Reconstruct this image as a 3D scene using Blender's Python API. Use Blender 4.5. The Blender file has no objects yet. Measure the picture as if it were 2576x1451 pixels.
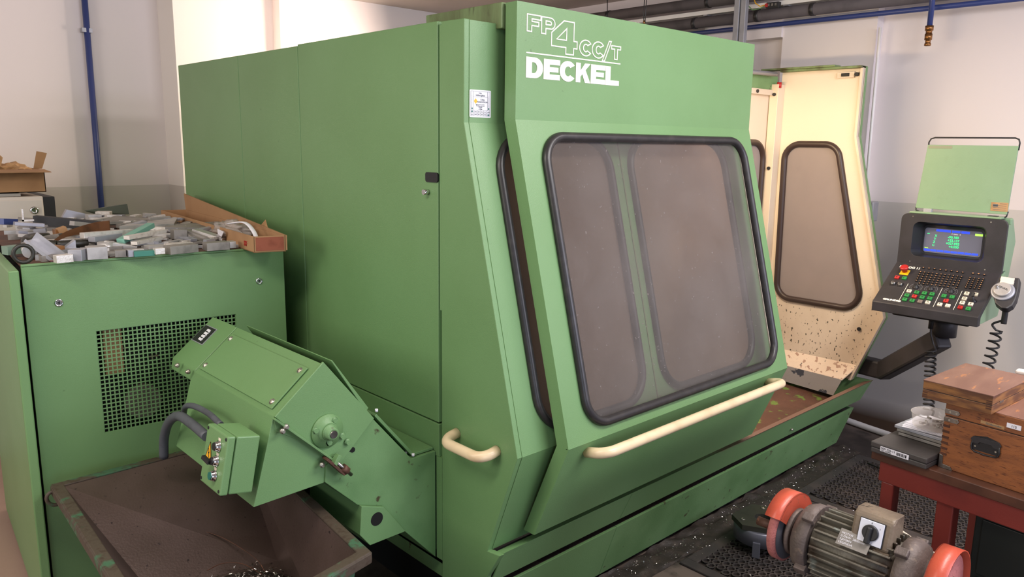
import bpy, bmesh, math, random
from mathutils import Vector, Matrix
from mathutils.geometry import tessellate_polygon
R = math.radians
random.seed(7)
scn = bpy.context.scene
col = scn.collection
# ------------------------------------------------------------------ camera
F, YAW, PITCH, ROLL, PX, PY = 1941.17, R(46.885), R(10.712), R(-0.8603), 1288.0, 725.5
CAM = Vector((0, 0, 1.65))
_f = Vector((math.cos(YAW)*math.cos(PITCH), math.sin(YAW)*math.cos(PITCH), -math.sin(PITCH)))
_r = Vector((math.sin(YAW), -math.cos(YAW), 0)); _d = _f.cross(_r)
_c, _s = math.cos(ROLL), math.sin(ROLL)
RT = _c*_r + _s*_d; DN = -_s*_r + _c*_d; FW = _f
cam = bpy.data.objects.new('camera', bpy.data.cameras.new('camera')); col.objects.link(cam)
cam.matrix_world = Matrix(((RT.x, -DN.x, -FW.x, CAM.x), (RT.y, -DN.y, -FW.y, CAM.y), (RT.z, -DN.z, -FW.z, CAM.z), (0, 0, 0, 1)))
cam.data.sensor_width = 36; cam.data.lens = F/2576*36; cam.data.clip_start = 0.05
scn.camera = cam
# ------------------------------------------------------------------ light and exposure
scn.view_settings.view_transform = 'Standard'; scn.view_settings.look = 'None'
scn.view_settings.exposure = 0.12; scn.view_settings.gamma = 1.0
try: scn.view_settings.use_curve_mapping = False
except Exception: pass
w = bpy.data.worlds.new('world'); scn.world = w; w.use_nodes = True
w.node_tree.nodes['Background'].inputs[0].default_value = (0.86, 0.84, 0.93, 1)
w.node_tree.nodes['Background'].inputs[1].default_value = 0.32
def area(name, loc, target, sx, sy, power, color):
    l = bpy.data.lights.new(name, 'AREA'); l.shape = 'RECTANGLE'; l.size = sx; l.size_y = sy; l.energy = power; l.color = color
    o = bpy.data.objects.new(name, l); col.objects.link(o); o.location = loc
    o.rotation_euler = (Vector(target)-Vector(loc)).to_track_quat('-Z', 'Y').to_euler(); return o
area('window_light_right', (2.9, -2.6, 2.3), (2.6, 2.0, 0.9), 2.4, 1.6, 120, (0.78, 0.80, 1.0))
area('low_cool_fill', (-0.9, -1.6, 1.0), (1.5, 1.8, 0.4), 1.0, 1.6, 20, (0.62, 0.80, 1.0))  # added cool fill that brightens the low front cheek, no doorway modelled
area('window_light_left', (-2.4, 2.6, 2.2), (1.5, 2.6, 0.9), 1.6, 1.4, 46, (1.0, 0.93, 0.84))
area('window_light_back_room', (3.2, 4.4, 2.1), (2.0, 5.1, 1.8), 0.4, 0.5, 34, (1.0, 0.82, 0.68))
area('ceiling_light', (2.3, 0.1, 2.62), (2.2, 0.9, 0.0), 1.8, 0.4, 58, (1.0, 0.96, 0.93))
area('ceiling_light', (-0.2, 1.6, 2.62), (0.3, 2.1, 0.0), 1.4, 0.3, 26, (1.0, 0.93, 0.84))

def px(x, y, ax, v):                      # where the sight line of a photo point meets a real plane X/Y/Z = v
    q = RT*((x-PX)/F) + DN*((y-PY)/F) + FW
    i = 'XYZ'.index(ax); return CAM + q*((v-CAM[i])/q[i])
def pxp(x, y, P, n):
    q = RT*((x-PX)/F) + DN*((y-PY)/F) + FW
    n = Vector(n); return CAM + q*(n.dot(Vector(P)-CAM)/n.dot(q))
# ------------------------------------------------------------------ materials
def lin(h):
    c = [int(h[i:i+2], 16)/255 for i in (0, 2, 4)]
    return tuple((x/12.92 if x <= .04045 else ((x+.055)/1.055)**2.4) for x in c)+(1,)
def mat(name, c, rough=.5, metal=0, c2=None, scale=8, lo=.5, hi=.7, c3=None, s3=60, lo3=.62, hi3=.7, bump=0, bs=200, stretch=None, emit=0, spec=.5, alpha=None, trans=0, detail=6):
    m = bpy.data.materials.new(name); m.use_nodes = True; t = m.node_tree; n = t.nodes; L = t.links
    b = n['Principled BSDF']; b.inputs['Roughness'].default_value = rough; b.inputs['Metallic'].default_value = metal
    b.inputs['Specular IOR Level'].default_value = spec
    C = lin(c); b.inputs['Base Color'].default_value = C
    tc = n.new('ShaderNodeTexCoord'); mp = n.new('ShaderNodeMapping'); L.new(tc.outputs['Object'], mp.inputs[0])
    if stretch: mp.inputs['Scale'].default_value = stretch
    out = None
    def layer(prev, cc, sc, a, z):
        no = n.new('ShaderNodeTexNoise'); no.inputs['Scale'].default_value = sc; no.inputs['Detail'].default_value = detail; L.new(mp.outputs[0], no.inputs[0])
        mr = n.new('ShaderNodeMapRange'); mr.inputs[1].default_value = a; mr.inputs[2].default_value = z; L.new(no.outputs[0], mr.inputs[0])
        mx = n.new('ShaderNodeMix'); mx.data_type = 'RGBA'; L.new(mr.outputs[0], mx.inputs[0])
        if prev is None: mx.inputs[6].default_value = C
        else: L.new(prev, mx.inputs[6])
        mx.inputs[7].default_value = lin(cc); return mx.outputs[2]
    if c2: out = layer(out, c2, scale, lo, hi)
    if c3: out = layer(out, c3, s3, lo3, hi3)
    if out: L.new(out, b.inputs['Base Color'])
    if bump:
        no = n.new('ShaderNodeTexNoise'); no.inputs['Scale'].default_value = bs; L.new(mp.outputs[0], no.inputs[0])
        bp = n.new('ShaderNodeBump'); bp.inputs['Strength'].default_value = bump; bp.inputs['Distance'].default_value = .002
        L.new(no.outputs[0], bp.inputs['Height']); L.new(bp.outputs[0], b.inputs['Normal'])
    if emit:
        b.inputs['Emission Color'].default_value = C; b.inputs['Emission Strength'].default_value = emit
    if trans: b.inputs['Transmission Weight'].default_value = trans
    if alpha is not None: b.inputs['Alpha'].default_value = alpha
    return m
def dusty(name, film, amount, rough=.12, speck=0.0, tl=.5):
    m = bpy.data.materials.new(name); m.use_nodes = True; t = m.node_tree; n = t.nodes; L = t.links
    n.remove(n['Principled BSDF']); out = n['Material Output']
    tr = n.new('ShaderNodeBsdfTransparent'); tr.inputs[0].default_value = (.93, .93, .92, 1)
    df = n.new('ShaderNodeBsdfDiffuse'); df.inputs[0].default_value = lin(film)
    tn = n.new('ShaderNodeBsdfTranslucent'); tn.inputs[0].default_value = lin(film)
    a = n.new('ShaderNodeMixShader'); a.inputs[0].default_value = tl; L.new(df.outputs[0], a.inputs[1]); L.new(tn.outputs[0], a.inputs[2])
    tc = n.new('ShaderNodeTexCoord'); no = n.new('ShaderNodeTexNoise'); no.inputs['Scale'].default_value = 3.2; no.inputs['Detail'].default_value = 5; L.new(tc.outputs['Object'], no.inputs[0])
    mr = n.new('ShaderNodeMapRange'); mr.inputs[3].default_value = max(0, amount-.1); mr.inputs[4].default_value = min(1, amount+.1); mr.inputs[1].default_value = .3; mr.inputs[2].default_value = .7
    L.new(no.outputs[0], mr.inputs[0])
    fac = mr.outputs[0]
    if speck:
        n2 = n.new('ShaderNodeTexNoise'); n2.inputs['Scale'].default_value = 90; n2.inputs['Detail'].default_value = 3; L.new(tc.outputs['Object'], n2.inputs[0])
        m2 = n.new('ShaderNodeMapRange'); m2.inputs[1].default_value = .68; m2.inputs[2].default_value = .72; m2.inputs[4].default_value = speck; L.new(n2.outputs[0], m2.inputs[0])
        ad = n.new('ShaderNodeMath'); ad.operation = 'ADD'; ad.use_clamp = True; L.new(fac, ad.inputs[0]); L.new(m2.outputs[0], ad.inputs[1]); fac = ad.outputs[0]
    mx = n.new('ShaderNodeMixShader'); L.new(fac, mx.inputs[0]); L.new(tr.outputs[0], mx.inputs[1]); L.new(a.outputs[0], mx.inputs[2])
    gl = n.new('ShaderNodeBsdfGlossy'); gl.inputs['Roughness'].default_value = rough
    fr = n.new('ShaderNodeFresnel'); fr.inputs[0].default_value = 1.35
    m3 = n.new('ShaderNodeMixShader'); ge = n.new('ShaderNodeNewGeometry'); bf = n.new('ShaderNodeMath'); bf.operation = 'SUBTRACT'; bf.inputs[0].default_value = 1; bf.use_clamp = True; L.new(ge.outputs['Backfacing'], bf.inputs[1])
    mu = n.new('ShaderNodeMath'); mu.operation = 'MULTIPLY'; L.new(fr.outputs[0], mu.inputs[0]); L.new(bf.outputs[0], mu.inputs[1]); L.new(mu.outputs[0], m3.inputs[0]); L.new(mx.outputs[0], m3.inputs[1]); L.new(gl.outputs[0], m3.inputs[2])
    L.new(m3.outputs[0], out.inputs[0]); return m
M = {}
M['green'] = mat('green_hammer_paint', '709563', .40, c2='688C59', scale=2.5, lo=.35, hi=.8, c3='4F6942', s3=45, lo3=.74, hi3=.8, bump=.25, bs=420)
M['green_dirty'] = mat('oily_green_paint', '73875A', .5, c2='4C4A2C', scale=14, lo=.45, hi=.75, c3='3A3220', s3=30, lo3=.6, hi3=.75, bump=.3, bs=300, stretch=(1, 1, .25))
M['green_worn'] = mat('worn_green_paint', '709563', .45, c2='5E8452', scale=5, lo=.4, hi=.7, c3='47402A', s3=26, lo3=.66, hi3=.72, bump=.3, bs=300)
M['pale_green'] = mat('pale_green_paint', '88A482', .4, c2='7F9C78', scale=5, lo=.3, hi=.8, c3='829C7A', s3=22, lo3=.6, hi3=.8, bump=.1)
M['cream'] = mat('cream_paint', 'DCCBB6', .45, c2='CDB9A0', scale=4, lo=.4, hi=.8, bump=.1)
M['cream_dirty'] = mat('cream_paint_with_chips', 'D9C8B4', .5, c2='C3AE98', scale=5, lo=.4, hi=.75, c3='4A4436', s3=70, lo3=.62, hi3=.65, bump=.2, stretch=(1, 1, .6))
M['cream_flaked'] = mat('flaking_cream_paint', 'DCC6B0', .5, c2='A88672', scale=34, lo=.58, hi=.61, c3='57504A', s3=60, lo3=.66, hi3=.68, bump=.4)
M['primer'] = mat('bare_grey_primer', '8E8986', .5, c2='3A3D46', scale=12, lo=.56, hi=.58, bump=.2)
M['handle'] = mat('cream_handle_coating', 'E6CFAA', .32, c2='D4B890', scale=14, lo=.5, hi=.8)
M['rubber'] = mat('black_rubber', '2A2829', .38, c2='3C3837', scale=30, lo=.5, hi=.8)
M['black'] = mat('black_plastic', '222123', .45, bump=.1)
M['panel_black'] = mat('black_panel_coat', '2B292B', .5, c2='38353A', scale=9, lo=.4, hi=.8, bump=.1)
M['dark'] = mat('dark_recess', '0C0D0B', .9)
M['inner_dark'] = mat('machine_interior', '6E675C', .7, c2='4A443B', scale=3)
M['steel'] = mat('steel', '9A9792', .35, 1.0, c2='77726A', scale=20)
M['bolt'] = mat('zinc_bolt', 'B8B4A8', .35, .8, c2='7A6E5A', scale=60)
M['chrome'] = mat('chrome', 'D8D8DA', .12, 1.0)
M['wall_l'] = mat('off_white_wall_paint', 'E4D6D0', .75, c2='DCCDC6', scale=2, bump=.05, bs=120)
M['white'] = mat('white_paint', 'F2EEEA', .6)
M['ceiling'] = mat('ceiling_paint', 'C9BDB6', .8, c2='BFB3AC', scale=2)
M['rust'] = mat('rusty_steel', '6E4A3A', .6, .2, c2='4A3128', scale=10, lo=.4, hi=.7, c3='8A5C44', s3=40, bump=.3)
M['tray'] = mat('rusty_oily_tray', '68473A', .45, .2, c2='553A30', scale=8, lo=.4, hi=.7, c3='6F8A3E', s3=13, lo3=.57, hi3=.62, bump=.3)
M['lip'] = mat('worn_tray_lip', '709563', .45, bump=.2)
M['bin_in'] = mat('oily_brown_steel', '665550', .34, .35, c2='55463F', scale=5, lo=.35, hi=.7, c3='33292A', s3=70, lo3=.66, hi3=.72, bump=.25, bs=150)
M['bin_out'] = mat('scuffed_dark_green_paint', '3F6E50', .5, c2='57604A', scale=16, lo=.45, hi=.7, c3='3A2D24', s3=34, lo3=.55, hi3=.65, bump=.5, bs=120)
M['bin_rim'] = mat('rusted_green_rim', '4C4136', .6, c2='3F6348', scale=14, lo=.54, hi=.62, c3='42342A', s3=60, lo3=.5, hi3=.65, bump=.6, bs=90)
M['swarf'] = mat('metal_swarf', 'C4BEB6', .25, 1.0)
M['grime'] = mat('oily_grime', '2E2622', .6, c2='41362F', scale=20, bump=1, bs=80)
M['conduit'] = mat('grey_corrugated_conduit', '53555C', .5, c2='45464C', scale=20)
M['text_white'] = mat('white_vinyl', 'F0EBDD', .5)
M['print_black'] = mat('black_print', '1A1A1A', .6)
M['print_grey'] = mat('grey_print', '5B6266', .6)
M['label'] = mat('white_label', 'ECE9F0', .5)
M['yellow'] = mat('yellow_plastic', 'E8B416', .4)
M['sign_yellow'] = mat('yellow_sign', 'F0B020', .45)
M['red'] = mat('red_button', 'B02A28', .35)
M['key_green'] = mat('green_button', '2F8A45', .45)
M['key_red'] = mat('red_key', 'C23230', .45)
M['key_white'] = mat('ivory_button', 'E6D9C4', .45)
M['key_grey'] = mat('grey_button', '7C7068', .5)
M['teal'] = mat('teal_button', '1E6A5E', .35)
M['alu'] = mat('aluminium', 'BFBBB8', .38, .5, c2='9C9896', scale=14, bump=.1)
M['alu_light'] = mat('bright_sawn_aluminium', 'E2DCD6', .4, .5, c2='C9C0B8', scale=60, bump=.2)
M['alu_dark'] = mat('dull_aluminium', '938D87', .5, .35, c2='6E6965', scale=16, bump=.1)
M['alu_blue'] = mat('aluminium_with_film', 'AEAEB6', .3, .4, c2='9A9AA2', scale=10)
M['olive'] = mat('grey_green_plate', '555B4E', .5, .3, c2='484D42', scale=6)
M['charcoal'] = mat('charcoal_bar', '2A2A2E', .6)
M['teal_mark'] = mat('teal_layout_dye', '7FB5A2', .45, .2, c2='6AA08C', scale=12)
M['rust_strip'] = mat('rust_brown_strip', '7A4E30', .55, .2, c2='5A3A26', scale=16, bump=.5, bs=60)
M['hose'] = mat('black_hose', '2C2A24', .45)
M['wood_top'] = mat('dark_worn_wood', '6E4A3C', .42, c2='7E5A4A', scale=6, lo=.4, hi=.7, c3='A06840', s3=14, lo3=.63, hi3=.7, stretch=(1, 4, 1), bump=.1)
M['wood'] = mat('orange_brown_wood', '94582E', .45, c2='784626', scale=14, lo=.4, hi=.7, c3='5A2E18', s3=50, lo3=.58, hi3=.7, stretch=(1, 1, 6), bump=.2)
M['wood_dark'] = mat('dark_wood', '4A2A1C', .5, c2='5E3826', scale=12)
M['wood_gold'] = mat('worn_golden_wood', '8E6034', .45, c2='5E3A24', scale=14, lo=.42, hi=.6, stretch=(1, 1, 4))
M['cardboard'] = mat('cardboard', 'A9825C', .8, c2='997350', scale=6)
M['card_red'] = mat('red_brown_card', '93503A', .7, c2='83442F', scale=30)
M['paper'] = mat('kraft_paper', 'B58E62', .7, c2='9A754C', scale=18)
M['red_frame'] = mat('oxide_red_paint', '7E3029', .45, c2='6E2A26', scale=6, bump=.1)
M['orange_guard'] = mat('orange_red_guard_paint', 'C2553E', .38, c2='AE4632', scale=10, lo=.4, hi=.7, c3='8A5A48', s3=28, lo3=.66, hi3=.72, bump=.15)
M['cast'] = mat('dusty_cast_iron', '6C5F5A', .6, .2, c2='4F4540', scale=12, lo=.4, hi=.7, c3='857466', s3=60, lo3=.6, hi3=.75, bump=.6, bs=140)
M['fins'] = mat('greasy_motor_fins', '6E695E', .45, .3, c2='463A30', scale=14, lo=.45, hi=.65, c3='8E9690', s3=30, lo3=.6, hi3=.75, bump=.3)
M['switch'] = mat('dirty_khaki_box', '7C6C5A', .5, c2='5C4E42', scale=16, lo=.4, hi=.7, c3='3E342A', s3=50, lo3=.62, hi3=.72, bump=.5, bs=100)
M['stone'] = mat('pink_grinding_stone', 'B8706C', .9, c2='A45F5C', scale=120, bump=.8, bs=300)
M['stone_side'] = mat('grey_stone_side', '55535A', .9)
M['blue_pipe'] = mat('blue_air_pipe', '34427A', .4)
M['brass'] = mat('brass', '9A6E44', .35, .9)
M['insul'] = mat('dark_pipe_insulation', '5A5354', .75, c2='4C4647', scale=8)
M['galv'] = mat('galvanised_steel', 'A9A9AF', .45, .4, c2='9A9AA0', scale=8)
M['mat'] = mat('black_rubber_mat', '35302F', .65, c2='4A403C', scale=8, lo=.45, hi=.7, bump=.3)
M['tool_steel'] = mat('dark_machined_steel', '70717C', .38, .5, c2='50504E', scale=7)
M['tool_top'] = mat('dark_oiled_steel_top', '3E3E36', .45, .4, c2='2E2E28', scale=8)
M['case'] = mat('dark_grey_plastic_case', '46413F', .5, bump=.2)
M['clear'] = mat('clear_plastic', 'EDE2DC', .15, alpha=.2)
M['orange'] = mat('orange_plug', 'C4662A', .5)
M['black_cab'] = mat('black_cabinet_paint', '1F2422', .5)
M['book'] = mat('grey_sheet', 'A8A49E', .6)
M['film'] = mat('plastic_film', 'C9C2BC', .2, alpha=.45)
M['white_cab'] = mat('white_cabinet', 'DAD2CA', .5)
M['flesh'] = M['galv']
# floor: dark grimy concrete
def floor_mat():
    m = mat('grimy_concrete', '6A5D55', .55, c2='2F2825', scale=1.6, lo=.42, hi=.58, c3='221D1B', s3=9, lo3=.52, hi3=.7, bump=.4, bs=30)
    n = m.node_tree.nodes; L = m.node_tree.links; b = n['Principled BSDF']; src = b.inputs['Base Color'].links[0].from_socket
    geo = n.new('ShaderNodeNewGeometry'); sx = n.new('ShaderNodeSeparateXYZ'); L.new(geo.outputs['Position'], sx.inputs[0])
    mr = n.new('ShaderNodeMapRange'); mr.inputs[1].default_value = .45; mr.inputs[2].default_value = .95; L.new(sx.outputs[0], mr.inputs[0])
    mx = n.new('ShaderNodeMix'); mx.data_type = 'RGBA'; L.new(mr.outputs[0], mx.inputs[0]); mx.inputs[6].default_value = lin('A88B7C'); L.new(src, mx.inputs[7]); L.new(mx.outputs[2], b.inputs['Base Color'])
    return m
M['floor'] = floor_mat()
def wall_mat(name, up, low, h=1.348):
    m = mat(name, up, .75, bump=.06, bs=120); n = m.node_tree.nodes; L = m.node_tree.links; b = n['Principled BSDF']
    geo = n.new('ShaderNodeNewGeometry'); sx = n.new('ShaderNodeSeparateXYZ'); L.new(geo.outputs['Position'], sx.inputs[0])
    g = n.new('ShaderNodeMath'); g.operation = 'GREATER_THAN'; g.inputs[1].default_value = h; L.new(sx.outputs[2], g.inputs[0])
    no = n.new('ShaderNodeTexNoise'); no.inputs['Scale'].default_value = 3; L.new(geo.outputs['Position'], no.inputs[0])
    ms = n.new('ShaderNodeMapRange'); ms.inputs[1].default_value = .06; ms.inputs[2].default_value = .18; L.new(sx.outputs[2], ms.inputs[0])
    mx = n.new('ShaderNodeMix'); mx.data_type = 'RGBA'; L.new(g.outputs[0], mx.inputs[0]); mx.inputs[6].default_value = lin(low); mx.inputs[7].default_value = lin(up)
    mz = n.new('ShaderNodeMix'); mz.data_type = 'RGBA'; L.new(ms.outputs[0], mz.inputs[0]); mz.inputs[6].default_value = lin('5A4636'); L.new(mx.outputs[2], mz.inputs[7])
    L.new(mz.outputs[2], b.inputs['Base Color']); return m
M['wall'] = wall_mat('two_tone_wall_paint', 'E6DDDC', 'CDC7C2')
def low_wear(m, z0, z1):
    n = m.node_tree.nodes; L = m.node_tree.links; b = n['Principled BSDF']; src = b.inputs['Base Color'].links[0].from_socket
    geo = n.new('ShaderNodeNewGeometry'); sx = n.new('ShaderNodeSeparateXYZ'); L.new(geo.outputs['Position'], sx.inputs[0])
    mr = n.new('ShaderNodeMapRange'); mr.inputs[1].default_value = z0; mr.inputs[2].default_value = z1; L.new(sx.outputs[2], mr.inputs[0])
    mx = n.new('ShaderNodeMix'); mx.data_type = 'RGBA'; L.new(mr.outputs[0], mx.inputs[0]); L.new(src, mx.inputs[6]); mx.inputs[7].default_value = lin('E3D3BE'); L.new(mx.outputs[2], b.inputs['Base Color'])
low_wear(M['cream_dirty'], .72, .98)
def lip_mat():
    m = M['lip']; n = m.node_tree.nodes; L = m.node_tree.links; b = n['Principled BSDF']
    geo = n.new('ShaderNodeNewGeometry'); sx = n.new('ShaderNodeSeparateXYZ'); L.new(geo.outputs['Position'], sx.inputs[0])
    no = n.new('ShaderNodeTexNoise'); no.inputs['Scale'].default_value = 6; no.inputs['Detail'].default_value = 6; L.new(geo.outputs['Position'], no.inputs[0])
    ad = n.new('ShaderNodeMath'); ad.operation = 'MULTIPLY_ADD'; ad.inputs[1].default_value = .8; L.new(no.outputs[0], ad.inputs[0]); L.new(sx.outputs[0], ad.inputs[2])
    mr = n.new('ShaderNodeMapRange'); mr.inputs[1].default_value = 3.0; mr.inputs[2].default_value = 3.25; L.new(ad.outputs[0], mr.inputs[0])
    mx = n.new('ShaderNodeMix'); mx.data_type = 'RGBA'; L.new(mr.outputs[0], mx.inputs[0]); mx.inputs[6].default_value = lin('709563'); mx.inputs[7].default_value = lin('6E5246'); L.new(mx.outputs[2], b.inputs['Base Color'])
lip_mat()
M['glass_door'] = dusty('dusty_door_glass', '948C88', .24, .15, .4, .3)
M['glass_fixed'] = dusty('coolant_filmed_glass', '947F70', .9, .3, 0, .5)
M['glass_end'] = dusty('splashed_glass', 'BDB0AC', .93, .4, 0, .45)
M['glass_screen'] = mat('screen_glass', '3A3C42', .08, spec=.8)

# ------------------------------------------------------------------ mesh builder
class MB:
    def __init__(s): s.v = []; s.f = []; s.sm = []; s.T = Matrix.Identity(4)
    def add(s, vs, fs, smooth=False):
        o = len(s.v); s.v += [s.T @ Vector(p) for p in vs]; s.f += [[i+o for i in f] for f in fs]; s.sm += [smooth]*len(fs); return s
    def box(s, a, b):
        x0, y0, z0 = a; x1, y1, z1 = b
        return s.add([(x0,y0,z0),(x1,y0,z0),(x1,y1,z0),(x0,y1,z0),(x0,y0,z1),(x1,y0,z1),(x1,y1,z1),(x0,y1,z1)], [(0,3,2,1),(4,5,6,7),(0,1,5,4),(1,2,6,5),(2,3,7,6),(3,0,4,7)])
    def obox(s, c, u, v, n, a, b, h):     # centre, three axes, full sizes
        c, u, v, n = Vector(c), Vector(u).normalized(), Vector(v).normalized(), Vector(n).normalized()
        P = []
        for k in (-.5, .5):
            for i, j in ((-.5,-.5),(.5,-.5),(.5,.5),(-.5,.5)): P.append(c+u*a*i+v*b*j+n*h*k)
        return s.add(P, [(0,3,2,1),(4,5,6,7),(0,1,5,4),(1,2,6,5),(2,3,7,6),(3,0,4,7)])
    def beam(s, p, q, wd, ht, up=(0,0,1)):
        p, q = Vector(p), Vector(q); d = (q-p); L = d.length; d.normalize(); side = d.cross(Vector(up)).normalized(); u2 = side.cross(d)
        return s.obox((p+q)/2, d, side, u2, L, wd, ht)
    def extrude(s, pts, vec, holes=()):   # planar polygon (3D) pushed along vec
        loops = [[Vector(p) for p in pts]]+[[Vector(p) for p in h] for h in holes]; vec = Vector(vec)
        flat = [p for l in loops for p in l]; N = len(flat)
        tri = tessellate_polygon(loops)
        fs = [tuple(t) for t in tri]+[tuple(i+N for i in reversed(t)) for t in tri]
        o = 0
        for l in loops:
            k = len(l)
            for i in range(k): fs.append((o+i, o+(i+1) % k, o+(i+1) % k+N, o+i+N))
            o += k
        return s.add(flat+[p+vec for p in flat], fs)
    def ring(s, c, ax, r, n, ref=None):
        ax = Vector(ax).normalized(); ref = Vector(ref) if ref else (Vector((0,0,1)) if abs(ax.z) < .9 else Vector((1,0,0)))
        a = ax.cross(ref).normalized(); b = ax.cross(a)
        return [Vector(c)+(a*math.cos(t)+b*math.sin(t))*r for t in [2*math.pi*i/n for i in range(n)]]
    def cyl(s, p, q, r, r2=None, n=20, cap=True):
        p, q = Vector(p), Vector(q); r2 = r if r2 is None else r2
        A = s.ring(p, q-p, r, n); B = s.ring(q, q-p, r2, n)
        s.add(A+B, [(i, (i+1) % n, (i+1) % n+n, i+n) for i in range(n)], True)
        if cap: s.add(A, [tuple(range(n))]); s.add(B, [tuple(range(n))])
        return s
    def lathe(s, c, ax, prof, n=24, cap=True):   # prof: (distance along axis, radius)
        c, ax = Vector(c), Vector(ax).normalized(); P = []
        for t, r in prof: P += s.ring(c+ax*t, ax, max(r, 1e-4), n)
        fs = []
        for k in range(len(prof)-1):
            for i in range(n): fs.append((k*n+i, k*n+(i+1) % n, (k+1)*n+(i+1) % n, (k+1)*n+i))
        s.add(P, fs, True)
        if cap: s.add(P[:n], [tuple(range(n))]); s.add(P[-n:], [tuple(range(n))])
        return s
    def tube(s, pts, r, n=10, closed=False, flat=None):
        pts = [Vector(p) for p in pts]; K = len(pts); P = []; prev = None
        for i, p in enumerate(pts):
            a = pts[(i-1) % K] if (closed or i > 0) else p; b = pts[(i+1) % K] if (closed or i < K-1) else p
            t = (b-a).normalized()
            if prev is None:
                prev = t.cross(Vector((0,0,1)) if abs(t.z) < .9 else Vector((1,0,0))).normalized()
            nn = (prev-t*prev.dot(t)).normalized(); prev = nn; bb = t.cross(nn)
            if flat:
                fl = Vector(flat[0]).normalized(); nn = (fl-t*fl.dot(t)).normalized(); bb = t.cross(nn)
                P += [p+nn*math.cos(x)*r*flat[1]+bb*math.sin(x)*r for x in [2*math.pi*j/n for j in range(n)]]
            else: P += [p+(nn*math.cos(x)+bb*math.sin(x))*r for x in [2*math.pi*j/n for j in range(n)]]
        fs = []
        for k in range(K if closed else K-1):
            for i in range(n): fs.append((k*n+i, k*n+(i+1) % n, ((k+1) % K)*n+(i+1) % n, ((k+1) % K)*n+i))
        s.add(P, fs, True)
        if not closed: s.add(P[:n], [tuple(range(n))]); s.add(P[-n:], [tuple(range(n))])
        return s
    def build(s, name, m, parent=None, bevel=0, seg=2, kind=None, label=None):
        me = bpy.data.meshes.new(name)
        o = bpy.data.objects.new(name, me); col.objects.link(o)
        if parent is not None:
            org = root_of(parent).location.copy(); o.parent = parent
        else:
            xs = [p.x for p in s.v]; ys = [p.y for p in s.v]; zs = [p.z for p in s.v]
            org = Vector(((min(xs)+max(xs))/2, (min(ys)+max(ys))/2, min(zs))); o.location = org
        me.from_pydata([tuple(p-org) for p in s.v], [], s.f)
        me.materials.append(m if not isinstance(m, str) else M[m])
        bm = bmesh.new(); bm.from_mesh(me)
        for f, k in zip(bm.faces, s.sm): f.smooth = k
        if not (kind == 'stuff'):
            bmesh.ops.remove_doubles(bm, verts=bm.verts, dist=1e-6)
            bmesh.ops.recalc_face_normals(bm, faces=bm.faces)
        bm.to_mesh(me); bm.free()
        if bevel:
            md = o.modifiers.new('bevel', 'BEVEL'); md.width = bevel; md.segments = seg; md.limit_method = 'ANGLE'; md.angle_limit = R(35)
        if kind: o['kind'] = kind
        if label: o['label'] = label
        return o
def root_of(o):
    while o.parent: o = o.parent
    return o
def tag(o, label, cat, group=None):
    o['label'] = label; o['category'] = cat
    if group: o['group'] = group
    return o
def thing(name, label, cat, loc, group=None):
    o = bpy.data.objects.new(name, None); col.objects.link(o); o.location = loc; o.empty_display_size = .05
    return tag(o, label, cat, group)
def struct(name, mb, m, bevel=0): return mb.build(name, m, None, bevel, kind='structure')
def rr(w_, h_, r, n=6, x0=0, y0=0):   # rounded rectangle outline, 2D
    out = []
    for cx, cy, a in ((w_-r, r, -90), (w_-r, h_-r, 0), (r, h_-r, 90), (r, r, 180)):
        for i in range(n+1):
            t = R(a+90*i/n); out.append((x0+cx+r*math.cos(t), y0+cy+r*math.sin(t)))
    return out
def to3(pts, O, U, V, off=0):
    U, V = Vector(U).normalized(), Vector(V).normalized(); N = U.cross(V)
    return [Vector(O)+U*a+V*b+N*off for a, b in pts]
def text(s, size, O, U, V, m, parent, name='lettering', ext=.0006, off=.001, bold=0, center=False, sx=1.0):
    cu = bpy.data.curves.new('t', 'FONT'); cu.body = s; cu.size = size; cu.extrude = ext; cu.offset = bold; cu.resolution_u = 3
    if center: cu.align_x = 'CENTER'
    ob = bpy.data.objects.new('t', cu); me = bpy.data.meshes.new_from_object(ob)
    bpy.data.objects.remove(ob); bpy.data.curves.remove(cu)
    U, V = Vector(U).normalized(), Vector(V).normalized(); N = U.cross(V); org = root_of(parent).location
    for v in me.vertices: v.co = Vector(O)+U*v.co.x*sx+V*v.co.y+N*(v.co.z+off)-org
    me.name = name; me.materials.clear(); me.materials.append(M[m])
    o = bpy.data.objects.new(name, me); col.objects.link(o); o.parent = parent; return o
X, Y, Z = Vector((1,0,0)), Vector((0,1,0)), Vector((0,0,1))

# ------------------------------------------------------------------ room
CH, XW, YW = 2.674, 4.6, 5.25
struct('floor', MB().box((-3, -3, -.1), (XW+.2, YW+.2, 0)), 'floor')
struct('ceiling', MB().box((-3, -3, CH), (XW+.2, YW+.2, CH+.1)), 'ceiling')
struct('wall_back', MB().box((-3, YW, 0), (XW+.2, YW+.2, CH)), 'wall')
struct('wall_right', MB().box((XW, -3, 0), (XW+.2, YW, CH)), 'wall')
M['pilaster'] = wall_mat('lit_pilaster_paint', 'F4EDE6', 'CFC8C0')  # whiter than the wall: light falling on the pilaster is put into its colour
p = px(610, 0, 'Y', 4.99)
struct('trim_1', MB().box((1.828, 4.99, 0), (p.x+.01, YW, CH)), 'pilaster')
q = px(706, 60, 'Y', 5.2)
struct('trim_2', MB().box((q.x-.03, 5.15, 0), (q.x+.04, YW, CH)), 'wall')
struct('trim_3', MB().box((4.52, 1.90, 0), (XW, 2.46, CH)), 'wall')
struct('trim_4', MB().box((4.50, 2.46, 2.30), (XW, 2.98, CH)), 'wall')
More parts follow.
